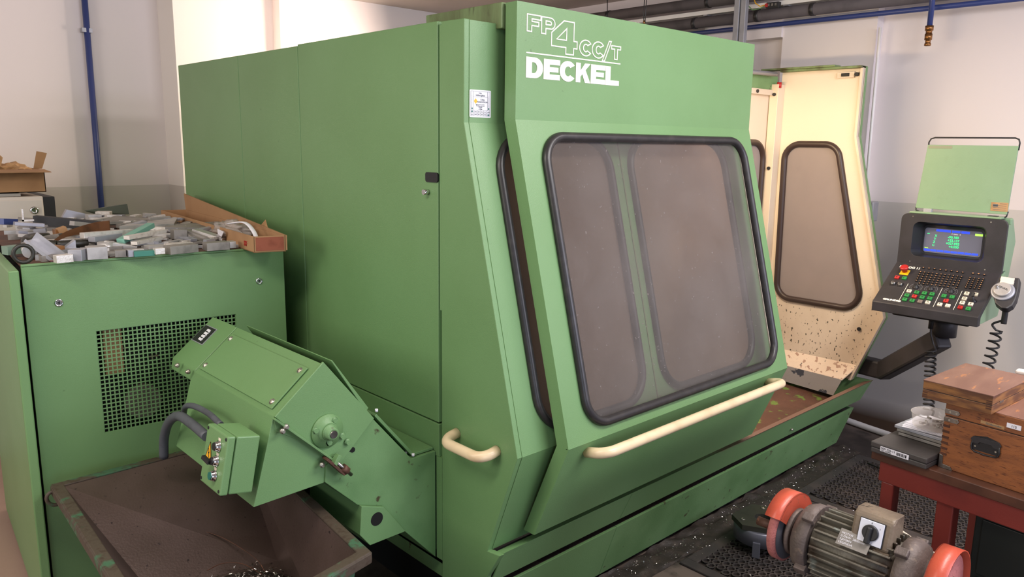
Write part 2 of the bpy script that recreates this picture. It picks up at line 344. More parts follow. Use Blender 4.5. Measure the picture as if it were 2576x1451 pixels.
# blue pipe on back wall
t = thing('air_pipe', 'thin dark blue pipe running down the off-white wall at left', 'pipe', (1.40, 5.21, 0))
MB().cyl((1.40, 5.215, .1), (1.405, 5.215, CH-.002), .017).build('pipe', 'blue_pipe', t)
z = px(212, 75, 'Y', 5.2).z
MB().box((1.375, 5.20, z-.012), (1.43, YW, z+.012)).build('clip', 'galv', t)
# pipes on the right wall
def pipe_run(name, label, x, zz, r, m, y0, y1, joints=()):
    t = thing(name, label, 'pipe', (x, y0, zz))
    MB().cyl((x, y0, zz), (x, y1, zz), r).build('pipe', m, t)
    for j in joints: MB().cyl((x, j-.012, zz), (x, j+.012, zz), r*1.08).build('joint_band', 'rubber', t)
    return t
pipe_run('insulated_pipe', 'dark grey insulated pipe under the ceiling, upper one of the pair', 4.42, 2.545, .034, 'insul', 1.2, 5.2, (3.75, 2.93, 2.35))
pipe_run('insulated_pipe', 'dark grey insulated pipe just above the thin blue pipe', 4.46, 2.432, .034, 'insul', 1.2, 5.2, (3.05, 2.60, 2.25))
pipe_run('blue_pipe', 'long horizontal blue air pipe below the insulated pipes', 4.48, 2.372, .014, 'blue_pipe', -1.0, 5.2)
t = thing('cable_tray', 'pale flat cable tray running between the two dark insulated pipes', 'cable tray', (4.5, 3.2, 2.47))
MB().box((4.44, 1.6, 2.475), (4.56, 5.2, 2.48)).box((4.44, 1.6, 2.48), (4.445, 5.2, 2.50)).build('tray', 'white', t)
for yy in (1.9, 2.4, 2.95, 3.6, 4.3):
    MB().box((4.44, yy, 2.468), (XW-.0, yy+.03, 2.4745)).build('bracket', 'galv', t)
t = thing('strut_post', 'grey vertical strut post from the ceiling behind the big machine', 'post', (4.3, 2.62, 1.9))
a, b = px(1842, 90, 'X', 4.3), px(1870, 90, 'X', 4.3)
MB().box((4.30, a.y, 1.9), (4.34, a.y-.035, CH)).build('channel', 'galv', t, .003)
MB().box((4.305, a.y-.041, 1.9), (4.34, b.y, CH)).build('channel', 'galv', t, .003)
MB().box((4.33, b.y+.005, 1.9), (4.345, a.y-.005, CH)).build('web', 'dark', t)
a, b = px(1773, 61, 'X', 4.52), px(1840, 100, 'X', 4.52)
t = thing('junction_box', 'flat white box on the wall behind the grey strut post', 'box', (4.56, a.y, b.z-.1))
MB().box((4.52, b.y-.04, b.z-.15), (XW, a.y, a.z)).build('housing', 'white', t, .004)
# terminal block & wires
t = thing('terminal_block', 'small black cable connector with red tip beside the grey strut post', 'connector', px(1955, 14, 'X', 4.36))
a, b = px(1930, 15, 'X', 4.36), px(1962, 12, 'X', 4.36)
MB().beam(a, b, .03, .035).build('body', 'black', t, .003)
for k in range(3):
    c = a.lerp(b, .25+.27*k); MB().obox(c+Vector((-.017, 0, .002)), X, Y, Z, .006, .012, .014).build('terminal', 'chrome', t)
c = px(1929, 14, 'X', 4.345); MB().obox(c, X, Y, Z, .02, .014, .02).build('tip', 'red', t)
for nm, pts, m, lb in (('wire', [(1895,-12),(1900,8),(1912,16),(1928,12)], 'sign_yellow', 'yellow-green looped wire'),
                   ('wire', [(1874,-12),(1880,12),(1893,25),(1910,22),(1928,13)], 'green', 'green looped wire')):
    MB().tube([px(x_, y_, 'X', 4.35) for x_, y_ in pts], .003, 6).build(nm, m, t, label=lb)
t = thing('hanging_cable', 'pair of thin black cables hanging over the top of the green machine', 'cable', px(1621, 40, 'X', 3.2))
for dx in (-2, 3):
    MB().tube([px(1621+dx*.6, 57, 'X', 3.2), px(1621+dx, 30, 'X', 3.2), px(1625+dx, -20, 'X', 3.2)], .0022, 6).build('cable', 'black', t)
MB().tube([px(1620, 52, 'X', 3.2), px(1621, 60, 'X', 3.2)], .005, 8).build('end_plug', 'brass', t)
t = MB().tube([px(1528, 60, 'X', 4.4), px(1528, -5, 'X', 4.4)], .003, 6).build('ceiling_wire', 'black')
tag(t, 'single thin dark wire dropping from the ceiling behind the machine logo', 'cable')
# hanging air line
t = thing('air_line', 'blue vertical air line with brass coupling hanging at upper right', 'pipe', px(2338, 100, 'X', 4.4))
a = px(2338, 70, 'X', 4.4)
MB().cyl(a, (a.x, a.y, CH-.002), .0135).build('pipe', 'blue_pipe', t)
MB().lathe(a, (0,0,-1), [(-.01,.02),(.014,.02),(.014,.015),(.03,.015),(.03,.018),(.06,.018),(.06,.013),(.075,.013),(.078,.016),(.088,.016),(.09,.012)]).build('coupling', 'brass', t)
# wall socket
a = px(2190, 505, 'X', 4.5)
t = thing('wall_socket', 'light grey wall socket box with blue cover behind the open cream panel', 'socket', a)
MB().box((4.44, 1.79, 1.24), (4.519, 1.93, 1.352)).build('housing', 'galv', t, .008)
MB().box((4.425, 1.845, 1.27), (4.445, 1.90, 1.325)).build('socket_cover', mat('blue_socket', '2C4FA0', .4), t, .006)
MB().tube([(4.49, 1.86, 1.352), (4.49, 1.87, 2.3)], .008, 8).build('conduit', 'white', t)
# hose on floor
t = MB().tube([(4.56, 2.2, .02), (4.56, 1.9, .02), (4.52, 1.72, .02), (4.50, 1.60, .02), (4.44, 1.42, .02), (4.3, 1.2, .02)], .018, 10).build('floor_hose', 'white')
tag(t, 'white hose lying along the foot of the right wall', 'hose')

# ------------------------------------------------------------------ milling machine
XL, XR = 1.45, 4.12
mm = thing('milling_machine', 'large green enclosed milling machine with two-part window door and white maker lettering', 'machine', (2.8, 2.8, 0))
# left side panels
seams = [1.884, 2.74, 3.262, 3.94]
for i in range(3):
    y0, y1 = seams[i]+.0015, seams[i+1]-.0015
    top = 1.997 if i == 0 else 1.992
    mb = MB().box((XL, y0, .757), (XL+.03, y1, top)); mb.build('side_panel', 'green', mm, .003)
MB().box((XL+.025, 1.89, .70), (XL+.10, 3.93, 1.985)).build('panel_backing', 'dark', mm)
MB().box((XL, 1.884, .64), (XL+.03, 3.94, .752)).build('lower_side_panel', 'green', mm, .002)
MB().box((XL+.02, 1.884, .20), (XL+.05, 3.94, .64)).build('base_side', 'green_worn', mm, .002)
MB().box((XL+.03, 3.9, .2), (4.05, 3.93, 1.985)).build('rear_wall', 'green', mm)
MB().box((XL+.03, 2.3, 1.955), (4.05, 3.93, 1.985)).build('roof_panel', 'green_dirty', mm)
MB().box((3.95, 2.45, .2), (4.05, 3.93, 1.985)).build('right_side_wall', 'green', mm)
# recessed pillar between side panels and front module, with latch openings
MB().box((XL+.012, 1.868, .3), (XL+.05, 1.884, 1.985)).build('pillar', 'green', mm)
for zt, zb, r_ in ((1.552, 1.531, 1), (1.500, 1.488, 0)):
    a, b = px(1072, 436 if r_ else 476, 'X', XL), px(1102, 456 if r_ else 485, 'X', XL)
    if r_: MB().extrude(to3(rr(.062, .03, .008), (XL-.004, a.y, b.z-.004), -Y, Z), (.006, 0, 0)).build('pull_grip', 'black', mm, .001)
    else: MB().cyl((XL-.02, a.y-.012, b.z), (XL+.001, a.y-.012, b.z), .008).cyl((XL-.004, a.y+.012, b.z), (XL+.001, a.y+.012, b.z), .006).build('lock', 'chrome', mm)
MB().box((XL+.0005, 1.869, .28), (XL+.012, 1.899, .64)).build('corner_strip', 'green', mm)
# front module: left cheek, front skins with two windows
Fy = [(1.76, 1.992), (1.76, 1.705), (1.513, .753), (1.64, .400)]
cheek = [(1.868, 1.994), (1.762, 1.992), (1.762, 1.705), (1.515, .753), (1.642, .410), (1.584, .418), (1.643, .322), (1.72, .02), (1.868, .02)]
MB().extrude([(XL, y_, z_) for y_, z_ in cheek], (.02, 0, 0)).build('side_cheek', 'green', mm, .002)
MB().box((XL+.002, 1.845, 1.13), (XL+.014, 1.88, 1.985)).build('cheek_flange', 'green', mm, .001)
def slant(A, B):
    U = X.copy(); V = Vector((0, A[0]-B[0], A[1]-B[1])).normalized(); return U, V, (Vector((0, *A))-Vector((0, *B))).length
XE = 2.905
U, V, Ls = slant(Fy[1], Fy[2]); ff = MB()
ff.box((XL+.018, 1.76, 1.705), (XE, 1.775, 1.99))
O = Vector((XL+.018, 1.513, .753)); WF = XE-XL-.018
def win2(x0, x1, z0, z1, r, org, LsV, y0):       # hole on a slanted skin from x range and z range
    s0 = (z0-.753)/V.z; s1 = (z1-.753)/V.z
    return rr(x1-x0, s1-s0, r, 8, x0-org.x, s0)
wins = [win2(1.556, 2.062, .80, 1.665, .11, O, V, 0), win2(2.172, 2.775, .80, 1.665, .11, O, V, 0)]
N = U.cross(V)                                  # points to -Y (outwards)
ff.extrude(to3([(0, 0), (WF, 0), (WF, Ls), (0, Ls)], O, U, V), -N*.012, [to3(h, O, U, V) for h in wins])
ff.extrude([(XL+.018, 1.513, .753), (XL+.018, 1.64, .41), (XL+.018, 1.652, .41), (XL+.018, 1.525, .753)], (WF, 0, 0))
ff.build('front_panel', 'green', mm)
MB().box((2.112, 1.50, .80), (2.118, 1.506, .803)).extrude(to3([(.655, .03), (.660, .03), (.660, Ls-.03), (.655, Ls-.03)], O, U, V, .0005), N*.002).build('panel_seam', 'green_dirty', mm)
for k, h in enumerate(wins):
    MB().tube(to3(h, O, U, V, .004), .014, 10, True).build('window_seal', 'rubber', mm)
    MB().extrude(to3(h, O, U, V, -.004), -N*.004).build('window_pane', 'glass_fixed', mm)
MB().extrude([(XE-.002, 1.755, 1.99), (XE-.002, 1.755, 1.705), (XE-.002, 1.508, .753), (XE-.002, 1.62, .45), (XE-.002, 1.66, .45), (XE-.002, 1.56, .753), (XE-.002, 1.80, 1.705), (XE-.002, 1.80, 1.99)], (.02, 0, 0)).build('end_flange', 'cream_dirty', mm)
# sliding door
sd_ = (1.68, 1.716), (1.432, .772), (1.565, .45)
x0, x1 = 1.576, 2.872
U, V, Ls = slant(sd_[0], sd_[1]); N = U.cross(V); O = Vector((x0, 1.432, .772))
def win3(xa, xb, za, zb, r): return rr(xb-xa, (zb-za)/V.z, r, 9, xa-x0, (za-.772)/V.z)
hole = win3(1.672, 2.792, .815, 1.668, .085)
door = MB()
door.box((x0, 1.68, 1.716), (x1, 1.69, 2.046))
door.extrude(to3([(0, 0), (x1-x0, 0), (x1-x0, Ls), (0, Ls)], O, U, V), -N*.01, [to3(hole, O, U, V)])
door.extrude([(x0, 1.432, .772), (x0, 1.565, .45), (x0, 1.576, .45), (x0, 1.444, .772)], (x1-x0, 0, 0))
prof = [(1.68, 2.046), (1.68, 1.716), (1.432, .772), (1.565, .45)]
for xa, xb in ((x0, x0+.006), (x1-.006, x1)):
    door.extrude([(xa+.0006, y_+.004, z_-.001) for y_, z_ in prof]+[(xa+.0006, y_+.048, z_-.001) for y_, z_ in reversed(prof)], (xb-xa-.0012, 0, 0))
door.box((x0+.001, 1.691, 2.038), (x1-.001, 1.73, 2.0455))
dr = door.build('sliding_door', 'green', mm)
MB().tube(to3(hole, O, U, V, .006), .0145, 12, True).build('window_seal', 'rubber', dr)
MB().extrude(to3(hole, O, U, V, -.003), -N*.004).build('window_pane', 'glass_door', dr)
# door grab bar
Nn = Vector((0, -.925, -.38)).normalized(); hy, hz = 1.352, .742
def hpath(xa, xb, base, out, n=6, rad=.04):
    a, b = Vector(base(xa)), Vector(base(xb)); d = (b-a).normalized(); ps = [a]
    for s_, e, dd in ((a, out, d),):
        c = a+out-out.normalized()*rad+d*rad
        for i in range(n+1):
            t_ = R(90*i/n); ps.append(c+out.normalized()*rad*math.sin(t_)-d*rad*math.cos(t_))
        c = b+out-out.normalized()*rad-d*rad
        for i in range(n+1):
            t_ = R(90*i/n); ps.append(c+out.normalized()*rad*math.cos(t_)+d*rad*math.sin(t_))
    return ps+[b]
hb = lambda x_: (x_, 1.445, .735)
MB().tube(hpath(1.672, 2.74, hb, Vector((0, -.075, .018))), .0165, 14).build('door_handle', 'handle', dr)
# cheek handle
a, b = px(1163, 1100, 'X', XL), px(1262, 1152, 'X', XL)
hb2 = lambda t_: Vector((XL, 1.79, .752)).lerp(Vector((XL, 1.602, .752)), t_)
MB().tube(hpath(0, 1, hb2, Vector((-.062, 0, -.012))), .0165, 14).build('side_handle', 'handle', mm)
# header beam over the sliding door (oily)
MB().box((1.568, 1.735, 1.975), (1.62, 2.10, 2.048)).build('header_beam', 'green_dirty', mm, .003)
# lettering
def offs(loop, d):
    K = len(loop); out = []; A = sum(loop[i-1][0]*loop[i][1]-loop[i][0]*loop[i-1][1] for i in range(K)); sg = 1 if A > 0 else -1
    for i in range(K):
        p0, p1, p2 = Vector(loop[i-1]), Vector(loop[i]), Vector(loop[(i+1) % K]); a_, b_ = (p1-p0), (p2-p1)
        if a_.length < 1e-6 or b_.length < 1e-6: continue
        a_.normalize(); b_.normalize(); n1, n2 = Vector((a_.y, -a_.x))*sg, Vector((b_.y, -b_.x))*sg; k = max(.35, 1+n1.dot(n2)); out.append(tuple(p1+(n1+n2)*(d/k)))
    return out
def glyphs(spec, O, U, V, m, parent, name, outline=0, label=None):
    mb = MB()
    for outer, holes in spec:
        if outline:
            for l in [outer]+holes: mb.extrude(to3(offs(l, outline*.5), O, U, V, .0003), U.cross(V)*.0012, [to3(offs(l, -outline*.5), O, U, V, .0003)])
        else: mb.extrude(to3(outer, O, U, V, .0003), U.cross(V)*.0012, [to3(h, O, U, V, .0003) for h in holes])
    return mb.build(name, m, parent, label=label)
def arc(cx, cy, rx, ry, a0, a1, n=12): return [(cx+rx*math.cos(R(a0+(a1-a0)*i/n)), cy+ry*math.sin(R(a0+(a1-a0)*i/n))) for i in range(n+1)]
def sc(pts, x, y, sx, sy): return [(x+a_*sx, y+b_*sy) for a_, b_ in pts]
gE = [(0,0),(1,0),(1,.26),(.36,.26),(.36,.38),(.9,.38),(.9,.62),(.36,.62),(.36,.74),(1,.74),(1,1),(0,1)]
gL = [(0,0),(1,0),(1,.27),(.36,.27),(.36,1),(0,1)]
gK = [(0,0),(.33,0),(.33,.3),(.45,.44),(.66,0),(1.05,0),(.68,.66),(1.03,1),(.64,1),(.33,.62),(.33,1),(0,1)]
gD = [(0,0),(.5,0)]+arc(.5,.5,.5,.5,-90,90)+[(0,1)]; gDh = [(.34,.24),(.45,.24)]+arc(.45,.5,.2,.26,-90,90)+[(.34,.76)]
gC = arc(.52,.5,.52,.52,38,322,20)+arc(.52,.5,.2,.25,322-8,46,14)
gF = [(0,0),(.34,0),(.34,.36),(.85,.36),(.85,.6),(.34,.6),(.34,.75),(1,.75),(1,1),(0,1)]
gP = [(0,0),(.32,0),(.32,.32),(.66,.32)]+arc(.66,.66,.34,.34,-90,90,10)+[(0,1)]; gPh = [(.32,.56),(.62,.56)]+arc(.62,.67,.11,.11,-90,90,6)+[(.32,.78)]
g4 = [(.58,0),(.9,0),(.9,.2),(1.04,.2),(1.04,.42),(.9,.42),(.9,1),(.48,1),(0,.6),(0,.2),(.58,.2)]; g4h = [(.2,.42),(.6,.42),(.6,.78)]
gT = [(.35,0),(.66,0),(.66,.76),(1,.76),(1,1),(0,1),(0,.76),(.35,.76)]
gS = [(0,0),(.26,0),(1,1),(.74,1)]
LO = Vector((0, 1.68, 0)); LU, LV = X, Z
def lx(cx_, cy_): return px(1040+cx_/4.03, cy_/4.03, 'Y', 1.68)
def lbox(xl, xr, yt, yb): p_ = lx(xl, yt); q_ = lx(xl, yb); return p_.x, q_.z, lx(xr, (yt+yb)/2+(xr-xl)*.13).x-p_.x, p_.z-q_.z
G = {'D': (gD, [gDh]), 'E': (gE, []), 'C': (gC, []), 'K': (gK, []), 'L': (gL, []), 'F': (gF, []), 'P': (gP, [gPh]), '4': (g4, [g4h]), 'T': (gT, []), '/': (gS, [])}
zb_, zt__ = lx(1140, 785).z, lx(1140, 572).z
spec = []
for c_, xl, xr in (('D',1140,1312),('E',1320,1484),('C',1482,1643),('K',1648,1794),('E',1800,1945),('L',1950,2086)):
    x_, _, w_, _ = lbox(xl, xr, 600, 700); h_ = zt__-zb_
    spec.append((sc(G[c_][0], x_, zb_, w_*(.96 if c_ == 'K' else 1), h_), [sc(h, x_, zb_, w_, h_) for h in G[c_][1]]))
glyphs(spec, LO, LU, LV, 'text_white', dr, 'lettering')
spec = []
for c_, xl, xr, yt, yb in (('F',1152,1288,141,313),('P',1298,1432,169,337),('4',1402,1648,192,530),('C',1684,1802,402,556),('C',1812,1930,420,578),('/',1918,2000,410,618),('T',2006,2096,463,597)):
    x_, z_, w_, h_ = lbox(xl, xr, yt, yb); spec.append((sc(G[c_][0], x_, z_, w_, h_), [sc(h, x_, z_, w_, h_) for h in G[c_][1]]))
glyphs(spec, LO, LU, LV, 'text_white', dr, 'outline_lettering', .0036)
zu = lx(1140, 530).z
MB().box((lx(1142, 530).x, 1.6788, zu-.0018), (lx(2095, 660).x, 1.68, zu+.0018)).build('underline', 'text_white', dr)
# inspection sticker
t0 = px(1181, 224, 'Y', 1.76)
st = MB().extrude(to3(rr(.0815, .078, .003, 3), (1.468, 1.7595, 1.7205), X, Z), (0, -.001, 0)).build('inspection_sticker', 'label', mm, label='white inspection sticker with yellow diamond')
sy = 1.7583
lines = MB()
for x_, z_, w_, h_ in ((.004,.004,.0735,.0006),(.004,.0735,.0735,.0006),(.004,.004,.0006,.07),(.077,.004,.0006,.07),(.013,.02,.0005,.054),(.068,.02,.0005,.054),(.013,.058,.055,.0005),(.004,.02,.0735,.0005),(.004,.012,.0735,.0005),
                       (.0165,.004,.0004,.016),(.029,.004,.0004,.016),(.041,.004,.0004,.016),(.053,.004,.0004,.016),(.065,.004,.0004,.016)):
    lines.box((1.468+x_, sy-.0004, 1.7205+z_), (1.468+x_+w_, sy, 1.7205+z_+h_))
lines.build('printed_lines', 'print_grey', st)
for s_, x_, z_, sz in (('Gép', .040, .067, .0075), ('felülvizsgálata', .0405, .0605, .0075), ('TOMA-', .049, .048, .0068), ('MUNKAVÉDELEM', .048, .042, .006), ('6000 Kecskemét, Szolnoki u.', .0405, .0355, .0035), ('Tűzvédelmi munkavédelmi', .0405, .032, .0035), ('felülvizsgálat', .0405, .0285, .0035), ('érvényes', .0405, .0255, .0032), ('Tel.: 76/000', .0405, .022, .0035)):
    text(s_, sz, (1.468+x_, sy, 1.7205+z_), X, Z, 'print_grey', st, center=True, off=.0002, ext=.0002, sx=.85)
for i in range(2):
    for k in range(6): text(str(2013+k+6*i), .0042, (1.468+.010+k*.0124, sy, 1.7205+.0145-.0078*i), X, Z, 'print_grey', st, center=True, off=.0002, ext=.0002)
for x_ in (.0085, .0725):
    for k in range(10): text(str(k+1), .0035, (1.468+x_, sy, 1.7205+.059-.0037*k), X, Z, 'print_grey', st, center=True, off=.0002, ext=.0002)
MB().extrude([(1.468+.0155, sy, 1.7205+.046), (1.468+.0225, sy, 1.7205+.038), (1.468+.0295, sy, 1.7205+.046), (1.468+.0225, sy, 1.7205+.054)], (0, -.0004, 0)).build('yellow_diamond', 'sign_yellow', st)
for x_, z_ in ((.009, .0245), (.0725, .0255), (.009, .0165), (.0715, .0075)):
    MB().cyl((1.468+x_, sy, 1.7205+z_), (1.468+x_, sy-.0005, 1.7205+z_), .0026, n=12).build('punch_mark', 'teal', st)
text('3 n', .012, (XL+.0118, 1.877, .918), Vector((0, 0, -1)), -Y, 'print_black', mm, 'pen_mark')
# coolant tray along the front
MB().extrude([(XL+.02, 1.590, .418), (XL+.02, 1.646, .292), (XL+.02, 1.652, .292), (XL+.02, 1.598, .414)], (2.10-XL-.021, 0, 0)).build('tray_front', 'green', mm, .0015)
MB().extrude([(2.1015, 1.590, .418), (2.1015, 1.646, .292), (2.1015, 1.652, .292), (2.1015, 1.598, .414)], (XR+.05-2.1015, 0, 0)).build('tray_front', 'green', mm, .0015)
MB().extrude([(XL+.02, 1.588, .4185), (XL+.02, 1.628, .406), (XL+.02, 1.628, .402), (XL+.02, 1.590, .414)], (XR+.05-XL-.02, 0, 0)).build('tray_lip', 'lip', mm)
MB().extrude([(XL+.03, 1.628, .405), (XL+.03, 1.75, .30), (XL+.03, 2.24, .335), (XL+.03, 2.24, .325), (XL+.03, 1.75, .29), (XL+.03, 1.622, .39)], (XR+.02-XL-.03, 0, 0)).build('tray_floor', 'tray', mm)
MB().extrude([(4.165, 1.590, .418), (4.10, 1.646, .292), (4.10, 2.25, .292), (4.165, 2.25, .418)], (-.008, 0, 0)).build('tray_end', 'green', mm)
MB().box((XL+.02, 1.70, .25), (4.06, 2.25, .289)).build('tray_beam', 'dark', mm)
MB().box((XL+.03, 1.633, .3955), (2.6, 1.75, .3985)).build('slot_shade_strip', 'dark', mm)  # dark strip painting in the shade of the gap behind the lip
# lower skirt
for xa, xb in ((XL+.02, 2.0985), (2.1005, 4.10)):
    MB().extrude([(xa, 1.655, .258), (xa, 1.732, .03), (xa, 1.742, .03), (xa, 1.667, .258)], (xb-xa, 0, 0)).build('lower_skirt', 'green_worn' if xa > 2 else 'green', mm, .0015)
MB().extrude([(4.10, 1.655, .258), (4.10, 1.732, .03), (4.10, 2.2, .03), (4.10, 2.2, .258)], (.02, 0, 0)).build('skirt_end', 'green_worn', mm)
MB().box((XL+.02, 1.667, .245), (4.08, 1.74, .255)).build('skirt_ledge', 'grime', mm)
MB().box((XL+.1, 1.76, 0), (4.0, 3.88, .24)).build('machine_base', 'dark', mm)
a = px(1940, 1112, 'Y', 1.645); MB().cyl((3.35, 1.628, .335), (3.35, 1.618, .331), .006).build('bolt', 'bolt', mm)
# right end panel (cream inside, green outside) with window
ep = [px(2170, 170, 'X', 4.1), px(2152, 345, 'X', 4.1), px(2221, 800, 'X', 4.1), px(2142, 955, 'X', 4.1)]
ept = [(1.765, 2.058), (1.765, 1.705), (1.535, .781), (1.672, .415)]
back = 2.215
hol = []
def chain(pts, r, n=6):
    out = []; K = len(pts)
    for i in range(K):
        p0, p1, p2 = Vector(pts[i-1]), Vector(pts[i]), Vector(pts[(i+1) % K])
        d0, d2 = (p0-p1).normalized(), (p2-p1).normalized(); h = math.acos(max(-1, min(1, d0.dot(d2))))/2; tl = r/math.tan(h)
        c = p1+(d0+d2).normalized()*(r/math.sin(h)); a0, a2 = p1+d0*tl-c, p1+d2*tl-c
        for k in range(n+1):
            t_ = k/n; v_ = a0.lerp(a2, t_).normalized()*r; out.append(tuple(c+v_))
    return out
hw = chain([(2.165, 1.665), (1.868, 1.665), (1.655, .80), (2.148, .80)], .085, 8)
MB().extrude([(4.10, y_, z_) for y_, z_ in ept]+[(4.10, back, .415), (4.10, back, 2.058)], (.004, 0, 0), [[(4.10, y_, z_) for y_, z_ in hw]]).build('end_panel', 'cream_dirty', mm)
MB().extrude([(4.112, y_-.002, z_) for y_, z_ in ept]+[(4.112, back, .415), (4.112, back, 2.06)], (.022, 0, 0), [[(4.112, y_, z_) for y_, z_ in hw]]).build('end_panel_skin', 'green', mm)
fl = MB()
for i in range(3):
    (ya, za), (yb, zb) = ept[i], ept[i+1]
    fl.extrude([(4.078, ya, za), (4.078, yb, zb), (4.078, yb+.012, zb), (4.078, ya+.012, za)], (.035, 0, 0))
fl.build('panel_flange', 'cream', mm)
MB().tube([(4.098, y_, z_) for y_, z_ in hw], .017, 10, True).build('window_seal', mat('brown_rubber', '3A2C28', .4), mm)
MB().extrude([(4.104, y_, z_) for y_, z_ in hw], (.004, 0, 0)).build('window_pane', 'glass_end', mm)
MB().extrude([(4.098, 1.645, .495), (4.098, 2.2, .495), (4.04, 2.2, .425), (4.04, 1.70, .415)], (0, 0, .006)).build('deflector', 'cream_flaked', mm)
MB().extrude([(4.04, 1.70, .419), (4.04, 2.2, .429), (4.03, 2.2, .345), (4.03, 1.735, .325)], (-.004, 0, 0)).build('deflector_lip', 'primer', mm)
MB().box((4.03, 2.195, .40), (4.10, 2.245, 1.985)).build('corner_post', 'cream', mm, .002)
for zz in (1.93, 1.53, 1.10): MB().cyl((4.03, 2.215, zz), (4.02, 2.215, zz), .009, n=12).build('screw', 'black', mm)
MB().cyl((4.098, 1.66, .70), (4.09, 1.66, .70), .010, n=14).build('screw', 'black', mm)
MB().box((4.085, 1.81, 2.005), (4.099, 1.90, 2.035)).build('latch_plate', 'cream', mm, .002)
MB().box((4.078, 1.835, 2.012), (4.086, 1.875, 2.028)).cyl((4.088, 1.795, 2.02), (4.075, 1.795, 2.02), .010).build('latch', 'print_black', mm)
MB().box((4.06, 1.765, 2.05), (4.135, 2.21, 2.062)).box((4.05, 1.90, 2.062), (4.12, 2.32, 2.072)).build('top_rail', 'green_dirty', mm, .002)
# rear inside panel with window and beam
hr = rr(.70, .80, .10, 8, 3.31, .87)
MB().extrude([(2.95, 2.25, .33), (4.06, 2.25, .33), (4.06, 2.25, 1.955), (2.95, 2.25, 1.955)], (0, .006, 0), [[(x_, 2.25, z_) for x_, z_ in hr]]).build('rear_panel', 'cream', mm)
MB().tube([(x_, 2.247, z_) for x_, z_ in hr], .017, 10, True).build('window_seal', bpy.data.materials['brown_rubber'], mm)
MB().extrude([(x_, 2.253, z_) for x_, z_ in hr], (0, .004, 0)).build('window_pane', 'glass_end', mm)
MB().box((1.6, 2.235, 1.955), (4.09, 2.30, 2.03)).build('rear_beam', 'green_worn', mm, .002)
MB().box((2.95, 2.225, 1.925), (4.05, 2.25, 1.955)).build('panel_top_flange', 'cream', mm, .002)
MB().cyl((3.86, 2.225, 1.94), (3.86, 2.218, 1.94), .009, n=12).build('screw', 'black', mm)
MB().tube([(3.3, 2.20, 2.02), (4.0, 2.20, 2.035)], .012, 8).build('cable_duct', 'galv', mm)
MB().cyl((4.045, 2.20, 1.995), (4.045, 2.20, 1.965), .013).build('indicator', 'red', mm)
MB().box((1.5, 2.6, .3), (2.95, 2.62, 1.95)).box((2.95, 2.26, .3), (2.96, 2.6, 1.95)).build('inner_wall', 'inner_dark', mm)
# work lamp inside the enclosure
MB().cyl((2.95, 2.12, 1.93), (3.45, 2.12, 1.93), .02).build('work_lamp', mat('lamp_tube', 'FFE2B0', .3, emit=6), mm)
lamp = area('work_lamp_light', (3.2, 1.98, 1.90), (3.85, 2.1, 1.2), .5, .06, 10, (1.0, .74, .44))
lamp2 = area('inner_lamp_light', (2.80, 2.30, 1.80), (2.62, 1.6, 1.3), .3, .15, 20, (1.0, .80, .66))
# ------------------------------------------------------------------ chip conveyor
YC, YB = 1.9, 2.46
cv = thing('chip_conveyor', 'green inclined chip conveyor coming out of the machine side above the chip bin', 'conveyor', (1.2, 2.1, .2))
A_, B_ = Vector((1.047, 0, 1.031)), Vector((.898, 0, .906))
def prism_y(pts, y0, y1): return [(x_, y0, z_) for x_, z_ in pts], (0, y1-y0, 0)
def PY_(name, pts, y0, y1, m, parent=cv, bevel=.0015, label=None):
    a_, v_ = prism_y(pts, y0, y1); return MB().extrude(a_, v_).build(name, m, parent, bevel, label=label)
PY_('body', [(1.212,.824),(1.352,.657),(1.447,.657),(1.447,.28),(1.315,.426),(1.237,.534),(1.152,.564),(1.045,.67),(1.05,.72)], YC, YB+.1, 'green_worn')
PY_('body_top', [(1.225,.826),(1.362,.66),(1.445,.660),(1.445,.668),(1.368,.668),(1.232,.832)], YC+.01, YB+.1, 'green_worn')
PY_('foot_box', [(1.158,.562),(1.237,.534),(1.318,.424),(1.185,.424),(1.150,.47)], YC-.012, YC+.3, 'green')
PY_('chute', [(.898,.904),(.83,.660),(1.045,.667),(1.10,.70),(1.0,.86)], YC+.006, YB+.02, 'green')
PY_('head_plate', [(1.050,1.033),(1.214,.826),(1.085,.706),(.898,.906)], YC-.004, YC+.004, 'green')
PY_('head', [(1.047,1.028),(1.075,.998),(1.15,.86),(1.0,.80),(.903,.86),(.898,.904)], YC+.004, 2.46, 'green')
PY_('rear_ridge', [(1.078,1.030),(1.083,1.030),(1.20,.86),(1.19,.85)], YC+.004, 2.46, 'green')
PY_('slot_shadow', [(1.052,1.005),(1.078,1.005),(1.078,.98),(1.06,.98)], YC+.02, 2.45, 'dark')
PY_('motor_cover', [(1.047,1.031),(.898,.906),(.890,.870),(.935,.86),(1.06,.97)], 2.462, 2.66, 'green', bevel=.004)
Ns = Vector((-(A_-B_).z, 0, (A_-B_).x)).normalized(); Us = -Y; Vs = (A_-B_).normalized()   # slope frame
MB().extrude(to3([(0,0),(.512,0),(.512,.148),(0,.148)], (B_.x+.014*Vs.x, 2.445, B_.z+.014*Vs.z), Us, Vs, .0005), Ns*.004).build('cover_plate', 'green', cv, .001)
for a_, b_ in ((.02,.018),(.49,.018),(.02,.132),(.49,.132)):
    c = to3([(a_, b_+.014)], (B_.x, 2.445, B_.z), Us, Vs, .004)[0]
    MB().lathe(c, Ns, [(0,.0095),(.002,.0095),(.002,.006),(.006,.005)], 12).build('cover_screw', 'bolt', cv)
c0 = (B_.x+.085*Vs.x, 2.652, B_.z+.085*Vs.z)
rp = MB().extrude(to3([(0,0),(.095,0),(.095,.072),(0,.072)], c0, Us, Vs, .0005), Ns*.0015).build('rating_plate', 'galv', cv)
